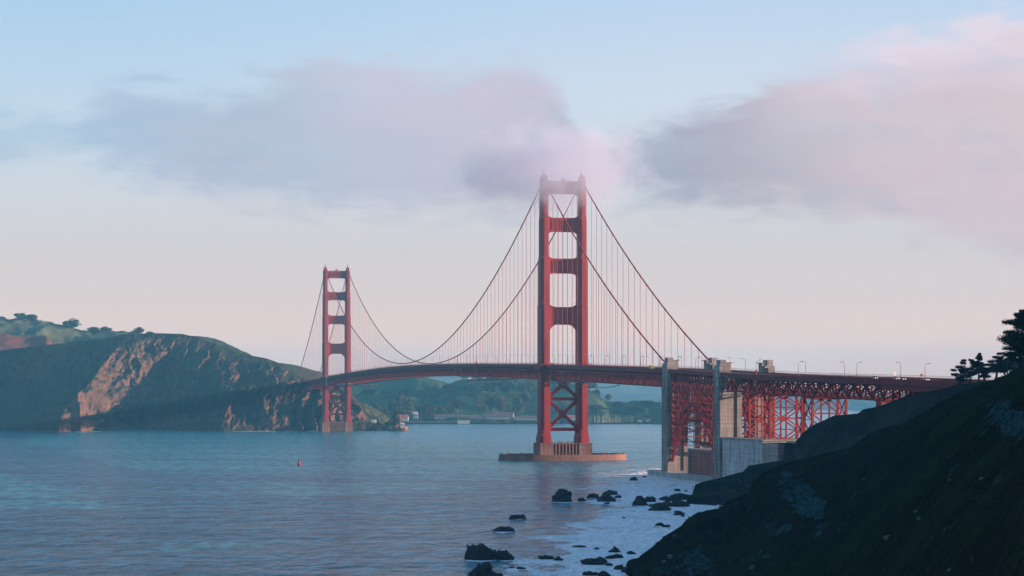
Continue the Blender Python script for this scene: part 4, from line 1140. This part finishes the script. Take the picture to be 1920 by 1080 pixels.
# scrub on the near and middle hillsides
rnd = random.Random(3); b = MB()
for i in range(15000):
    px = rnd.uniform(1180, 1990); v = rnd.random()**1.5*.95+.004
    x, z, h = near_surf(px, v)
    if fbm(x, z, 9, .03, 3) < rnd.uniform(-.25, .25): continue
    c_ = Vector((x, z, h)); sz = rnd.uniform(.12, .34)*(.5+z/700)
    for j in range(4): leaf(b, c_+Vector((rnd.gauss(0, sz*1.2), rnd.gauss(0, sz*1.2), abs(rnd.gauss(0, sz*.5)))), sz, rnd, .8)
o = b.build('scrub', 'leaf_scrub'); o['kind'] = 'stuff'; o['label'] = 'dark low scrub covering the near hillside'
b = MB()
for i in range(5000):
    px = rnd.uniform(1290, 1850); v = rnd.random()**1.3*.9+.01
    x, z, h = mid_surf(px, v)
    if fbm(x, z, 9, .04, 3) < rnd.uniform(-.1, .4): continue
    c_ = Vector((x, z, h)); sz = rnd.uniform(.3, .7)
    for j in range(4): leaf(b, c_+Vector((rnd.gauss(0, sz*1.2), rnd.gauss(0, sz), abs(rnd.gauss(0, sz*.4)))), sz, rnd, .8)
o = b.build('bushes', 'leaf_scrub'); o['kind'] = 'stuff'; o['label'] = 'low bushes covering the middle hillside'

# fence along the middle hillside
r = empty('wire_fence', PX(1640, 770, 1053)); tag(r, 'thin wire fence on posts along the crest of the middle hillside', 'fence')
pts = [PX(x, i1([(q[0], q[1]) for q in MR], x), i1([(q[0], q[2]) for q in MR], x)) for x in rng(1601, 1652, 9)]
L0 = r.location.copy(); wires = MB()
for q in pts:
    b = MB(); b.tube([q-L0-Vector((0, 0, .6)), q-L0+Vector((0, 0, 1.7))], .10, 5); b.build('post', 'lamp_metal', r)
for zz in (.6, 1.1, 1.6):
    for q, q2 in zip(pts, pts[1:]): wires.bar(q-L0+Vector((0, 0, zz)), q2-L0+Vector((0, 0, zz)), .045)
wires.build('wire', 'lamp_metal', r)

# ------------------------------------------------------------------ buildings, wharf and boats across the bay
def house(x0, x1, ytop, ybase, z, wallm, roofm, label, rfrac=.4, depth=None, nwin=0, name='house', cat='house'):
    k = z/F; p_ = PX((x0+x1)/2, ybase, z); W_ = (x1-x0)*k; H_ = (ybase-ytop)*k; D_ = depth or W_*.6
    r = empty(name, p_-Vector((0, 0, 1.0))); tag(r, label, cat)
    hw = 1.0+H_*(1-rfrac)
    b = MB(); b.box(-W_/2, W_/2, -D_/2, D_/2, 0, hw)
    wl = b.build('wall', wallm, r)
    b = MB(); e_ = .5
    b.add([(-W_/2-e_, -D_/2-e_, hw), (W_/2+e_, -D_/2-e_, hw), (W_/2+e_, D_/2+e_, hw), (-W_/2-e_, D_/2+e_, hw), (-W_/2-e_, 0, 1+H_), (W_/2+e_, 0, 1+H_)],
          [(0, 1, 5, 4), (2, 3, 4, 5), (1, 2, 5), (3, 0, 4), (0, 3, 2, 1)])
    b.build('roof', roofm, r)
    for i in range(nwin):
        x = -W_/2+W_*(i+.5)/nwin; b = MB(); b.box(x-.6, x+.6, -D_/2-.12, -D_/2-.02, 1+hw*.35, 1+hw*.35+1.7); b.build('window', 'glass_dark', r)
    return r
house(750, 765.5, 777.5, 788, 3560, 'cream', 'roof_red', 'cream house with a bright red roof behind the rock stack', .4, 12, 4)
house(698, 705, 787.5, 791.5, 3140, 'white_paint', 'white_paint', 'small white roofed hut on the rocks below the sunlit slope', .4, 6, 1, 'hut', 'hut')
house(751, 757.5, 793, 801, 2990, 'white_paint', 'white_paint', 'small white beacon house at the tip of the rock stack', .15, 4, 2, 'beacon_house', 'beacon')
SH = [(815, 853, 777, 785, 3800, 'grey_wall', 'roof_brown', 'long grey shed with brown roof, leftmost of the shed row', 10), (857, 905, 778, 785.5, 3800, 'grey_wall', 'roof_brown', 'long pale shed with brown roof, second of the shed row', 12),
      (908, 958, 777, 785, 3800, 'grey_wall', 'roof_brown', 'long shed with reddish roof left of the white spire', 12), (922, 962, 773, 780, 3880, 'roof_brown', 'roof_brown', 'dark red roofed barracks above the long sheds', 8),
      (966, 1006, 780, 786, 3800, 'grey_wall', 'roof_brown', 'low grey shed just left of the near tower', 8), (1060, 1082, 778, 787, 3800, 'cream', 'roof_red', 'cream building with red roof seen through the near tower bracing', 5),
      (775, 783, 772, 783, 3750, 'grey_wall', 'grey_wall', 'small grey two storey house right of the red roofed house', 2), (1196, 1203, 786, 790, 3760, 'white_paint', 'roof_brown', 'tiny white boat house right of the marina', 2),
      (1212, 1219, 785, 790, 3760, 'cream', 'roof_brown', 'tiny cream boat house nearest the pylon', 2),
      (700, 712, 756, 759, 4350, 'grey_wall', 'grey_wall', 'pale low house high on the slope behind the far tower', 3), (722, 732, 753, 756, 4380, 'grey_wall', 'grey_wall', 'pale low house highest on the grassy slope', 3)]
for a_ in SH: house(a_[0], a_[1], a_[2], a_[3], a_[4], a_[5], a_[6], a_[7], .42, 12, a_[8], 'shed' if 'shed' in a_[7] else 'house', 'shed' if 'shed' in a_[7] else 'house')
r = empty('chapel_spire', PX(963, 784, 3790)); tag(r, 'slim white spire among the sheds across the bay', 'spire')
b = MB(); b.box(-1.6, 1.6, -1.6, 1.6, 0, 4.5); b.build('tower', 'white_paint', r); b = MB(); b.frust(0, 0, 4.5, 10.5, 3.0, 3.0, .2, .2); b.build('roof', 'white_paint', r)
# wharf
P0, P1 = PX(758, 795, 3700), PX(880, 797, 3640)
r = empty('wharf', P0.lerp(P1, .5)*1.0); r.location.z = 0; tag(r, 'long dark timber wharf on piles with a tan shed at its end', 'wharf')
W_ = P1.x-P0.x; b = MB(); b.box(-W_/2, W_/2, -7, 7, 3.6, 4.8); b.build('deck', 'concrete', r)
for i in range(30):
    x = -W_/2+W_*(i+.5)/30; b = MB()
    for y in (-6.5, 6.5): b.tube([(x, y, -2), (x, y, 3.6)], .5, 6)
    b.build('pile', 'bark', r)
b = MB(); b.box(W_/2-21, W_/2, -6, 6, 4.8, 6.4); b.box(W_/2-21, W_/2, -7.4, -7, 0.8, 5.2); b.build('shed', 'cream', r)
# breakwater
r = empty('breakwater', PX(1110, 795, 3690)); r.location.z = 0; tag(r, 'low dark stone breakwater in front of the marina', 'breakwater')
b = MB(); W_ = 320*3690/F
for i in range(60):
    x = -W_/2+W_*(i+.5)/60; hh_ = 2.2+.9*math.sin(i*2.3)*math.sin(i*.7); b.frust(x, 0, -2, hh_, W_/58, 9, W_/70, 4)
b.build('stones', 'wet_rock', r)
# marina
def make_boat():
    r = empty('sailboat')
    b = MB(); L = 5.5
    sec = [(-L, 1.2, .9), (-L*.5, 1.6, 1.0), (0, 1.7, 1.05), (L*.5, 1.2, 1.15), (L, .08, 1.35)]
    V = []
    for x, w_, z_ in sec: V += [(x, -w_, z_), (x, -w_*.55, -.3), (x, w_*.55, -.3), (x, w_, z_)]
    FS = [(i*4+j, i*4+(j+1) % 4, i*4+4+(j+1) % 4, i*4+4+j) for i in range(4) for j in range(4)]+[(0, 3, 2, 1), (16, 17, 18, 19)]
    b.add(V, FS); b.build('hull', 'white_paint', r)
    b = MB(); b.frust(-.5, 0, 1.0, 1.7, 4, 2, 3.2, 1.5); b.build('cabin', 'white_paint', r)
    b = MB(); b.tube([(.6, 0, 1), (.6, 0, 14)], [.30, .20], 6); b.build('mast', 'cream', r)
    b = MB(); b.tube([(.6, 0, 2.6), (-4, 0, 2.5)], .28, 6); b.build('boom', 'cream', r)
    return r
bt = make_boat(); rb = random.Random(9)
MX = [1047, 1069, 1074, 1079, 1105, 1108, 1114.5, 1117, 1121, 1124, 1129, 1131.5, 1134, 1137, 1140, 1142.5, 1145, 1148, 1151, 1154.5, 1157, 1160.5, 1163, 1185, 1208]
for i, px in enumerate(MX):
    o = bt if i == 0 else copy_tree(bt); z = 3760+rb.uniform(-15, 45); p_ = PX(px, 793, z)
    sc_ = rb.uniform(.75, 1.15) if px not in (1121, 1137, 1140) else 1.3
    if px > 1180: sc_ = .7
    o.location = (p_.x, z, 0); o.scale = (.8, .8, sc_); o.rotation_euler = (0, 0, R(rb.uniform(60, 120)))
    lb = ('white sailboat in the marina, '+('seen between the near tower legs, '+ordinal(i+1)+' from the left' if px < 1100 else 'mast '+ordinal(i-3)+' right of the near tower')) if px < 1180 else ('small sailboat alone right of the marina' if px == 1185 else 'small sailboat nearest the outer pylon')
    tag(o, lb, 'sailboat', 'sailboats moored in the marina')
# navigation buoy
z = CH*F/(873-HY); r = empty('buoy', (PX(561, 873, z).x, z, 0)); tag(r, 'red conical navigation buoy floating alone in the strait', 'buoy')
b = MB(); b.tube([(0, 0, -.8), (0, 0, -.2), (0, 0, .9), (0, 0, 1.0)], [.9, 1.25, 1.25, .9], 16); b.build('float', 'paint_shaded', r)
b = MB(); b.tube([(0, 0, 1.0), (0, 0, 2.6), (0, 0, 4.0)], [1.0, .8, .35], 12)
b.build('tower', 'paint', r); b = MB(); b.tube([(0, 0, 4.0), (0, 0, 4.5), (0, 0, 4.9)], [.2, .25, .1], 8); b.build('lantern', 'black', r)

# walker on the hillside path
p_ = on_near(1878, 811)
r = empty('person', p_, R(30)); tag(r, 'person in dark clothes walking on the hillside path', 'person')
import bmesh
def skin_body(name, joints, edges, radii, mat, parent):
    me = bpy.data.meshes.new(name); me.from_pydata(joints, edges, []); o = bpy.data.objects.new(name, me); COL.objects.link(o); o.parent = parent
    me.materials.append(MATS[mat])
    o.modifiers.new('Skin', 'SKIN'); o.modifiers.new('Sub', 'SUBSURF').levels = 1
    o.modifiers['Sub'].render_levels = 2
    for v, r_ in zip(me.skin_vertices[0].data, radii): v.radius = (r_, r_)
    me.skin_vertices[0].data[0].use_root = True
    return o
J = [(0, 0, .95), (0, 0, 1.15), (0, 0, 1.38), (0, 0, 1.50), (0, -.02, 1.60), (0, -.02, 1.72),
     (.10, 0, .90), (.12, -.18, .50), (.12, -.20, .08), (.12, -.33, .04), (-.10, 0, .90), (-.12, .10, .50), (-.12, .32, .12), (-.12, .22, .03),
     (.20, 0, 1.40), (.25, .10, 1.12), (.25, .0, .88), (.25, -.06, .80), (-.20, 0, 1.40), (-.25, -.06, 1.12), (-.25, -.22, .92), (-.25, -.28, .86)]
Ed = [(0, 1), (1, 2), (2, 3), (3, 4), (4, 5), (0, 6), (6, 7), (7, 8), (8, 9), (0, 10), (10, 11), (11, 12), (12, 13), (2, 14), (14, 15), (15, 16), (16, 17), (2, 18), (18, 19), (19, 20), (20, 21)]
Rr = [.16, .15, .17, .07, .10, .09, .10, .075, .05, .04, .10, .075, .05, .04, .075, .05, .04, .035, .075, .05, .04, .035]
skin_body('body', J, Ed, Rr, 'clothes', r)
b = MB(); b.tube([(0, -.02, 1.66), (0, -.02, 1.74), (0, 0, 1.80)], [.115, .12, .05], 10); b.build('hair', 'black', r, True)

# ------------------------------------------------------------------ air
def volume_box(name, x0, x1, y0, y1, z0, z1, label):
    b = MB(); b.box(x0, x1, y0, y1, z0, z1)
    me = bpy.data.meshes.new(name); me.from_pydata(b.v, [], b.f)
    o = bpy.data.objects.new(name, me); COL.objects.link(o); o['kind'] = 'stuff'; o['label'] = label
    m = bpy.data.materials.new(name); m.use_nodes = True; m.node_tree.nodes.clear(); n = NT(m.node_tree)
    v = n.new('ShaderNodeVolumePrincipled'); out = n.new('ShaderNodeOutputMaterial'); n.l.new(v.outputs[0], out.inputs['Volume'])
    me.materials.append(m)
    return o, m, n, v
o, m, n, v = volume_box('haze', -9000, 9000, -1500, 11000, -8, 270, 'thin blue haze filling the air over the strait')
v.inputs['Density'].default_value = HZ_D; v.inputs['Color'].default_value = (.17, .60, .88, 1); v.inputs['Anisotropy'].default_value = .0
wat_floor = None
# fog wrapped round the top of the nearer tower
import bmesh
bm = bmesh.new(); bmesh.ops.create_icosphere(bm, subdivisions=4, radius=1)
me = bpy.data.meshes.new('fog'); bm.to_mesh(me); bm.free()
o = bpy.data.objects.new('fog', me); COL.objects.link(o); o['kind'] = 'stuff'; o['label'] = 'soft pink fog wrapped round the top of the nearer tower'
o.location = (32, 1690, 231); o.scale = (96, 150, 45)
m = bpy.data.materials.new('fog'); m.use_nodes = True; m.node_tree.nodes.clear(); n = NT(m.node_tree); me.materials.append(m)
v = n.new('ShaderNodeVolumePrincipled'); out = n.new('ShaderNodeOutputMaterial'); n.l.new(v.outputs[0], out.inputs['Volume'])
g = n.new('ShaderNodeTexCoord').outputs['Object']
ln = n.new('ShaderNodeVectorMath', operation='LENGTH'); n.put(ln.inputs[0], g)
q = n.noise(n.mapv(g, (2.2, 1, 1.3), rot=(0, .35, 0)), 1.9, 5, .6, .5)
d_ = n.m('ADD', n.m('SUBTRACT', 1.0, ln.outputs['Value']), n.m('MULTIPLY', n.m('SUBTRACT', q, .5), 1.3))
n.put(v.inputs['Density'], n.m('MULTIPLY', n.m('MULTIPLY', n.sm(d_, .05, .85), n.sm(ln.outputs['Value'], 1.0, .8)), .016))
v.inputs['Color'].default_value = (.66, .68, .80, 1); v.inputs['Anisotropy'].default_value = .1
m.cycles.volume_step_rate = 1.0
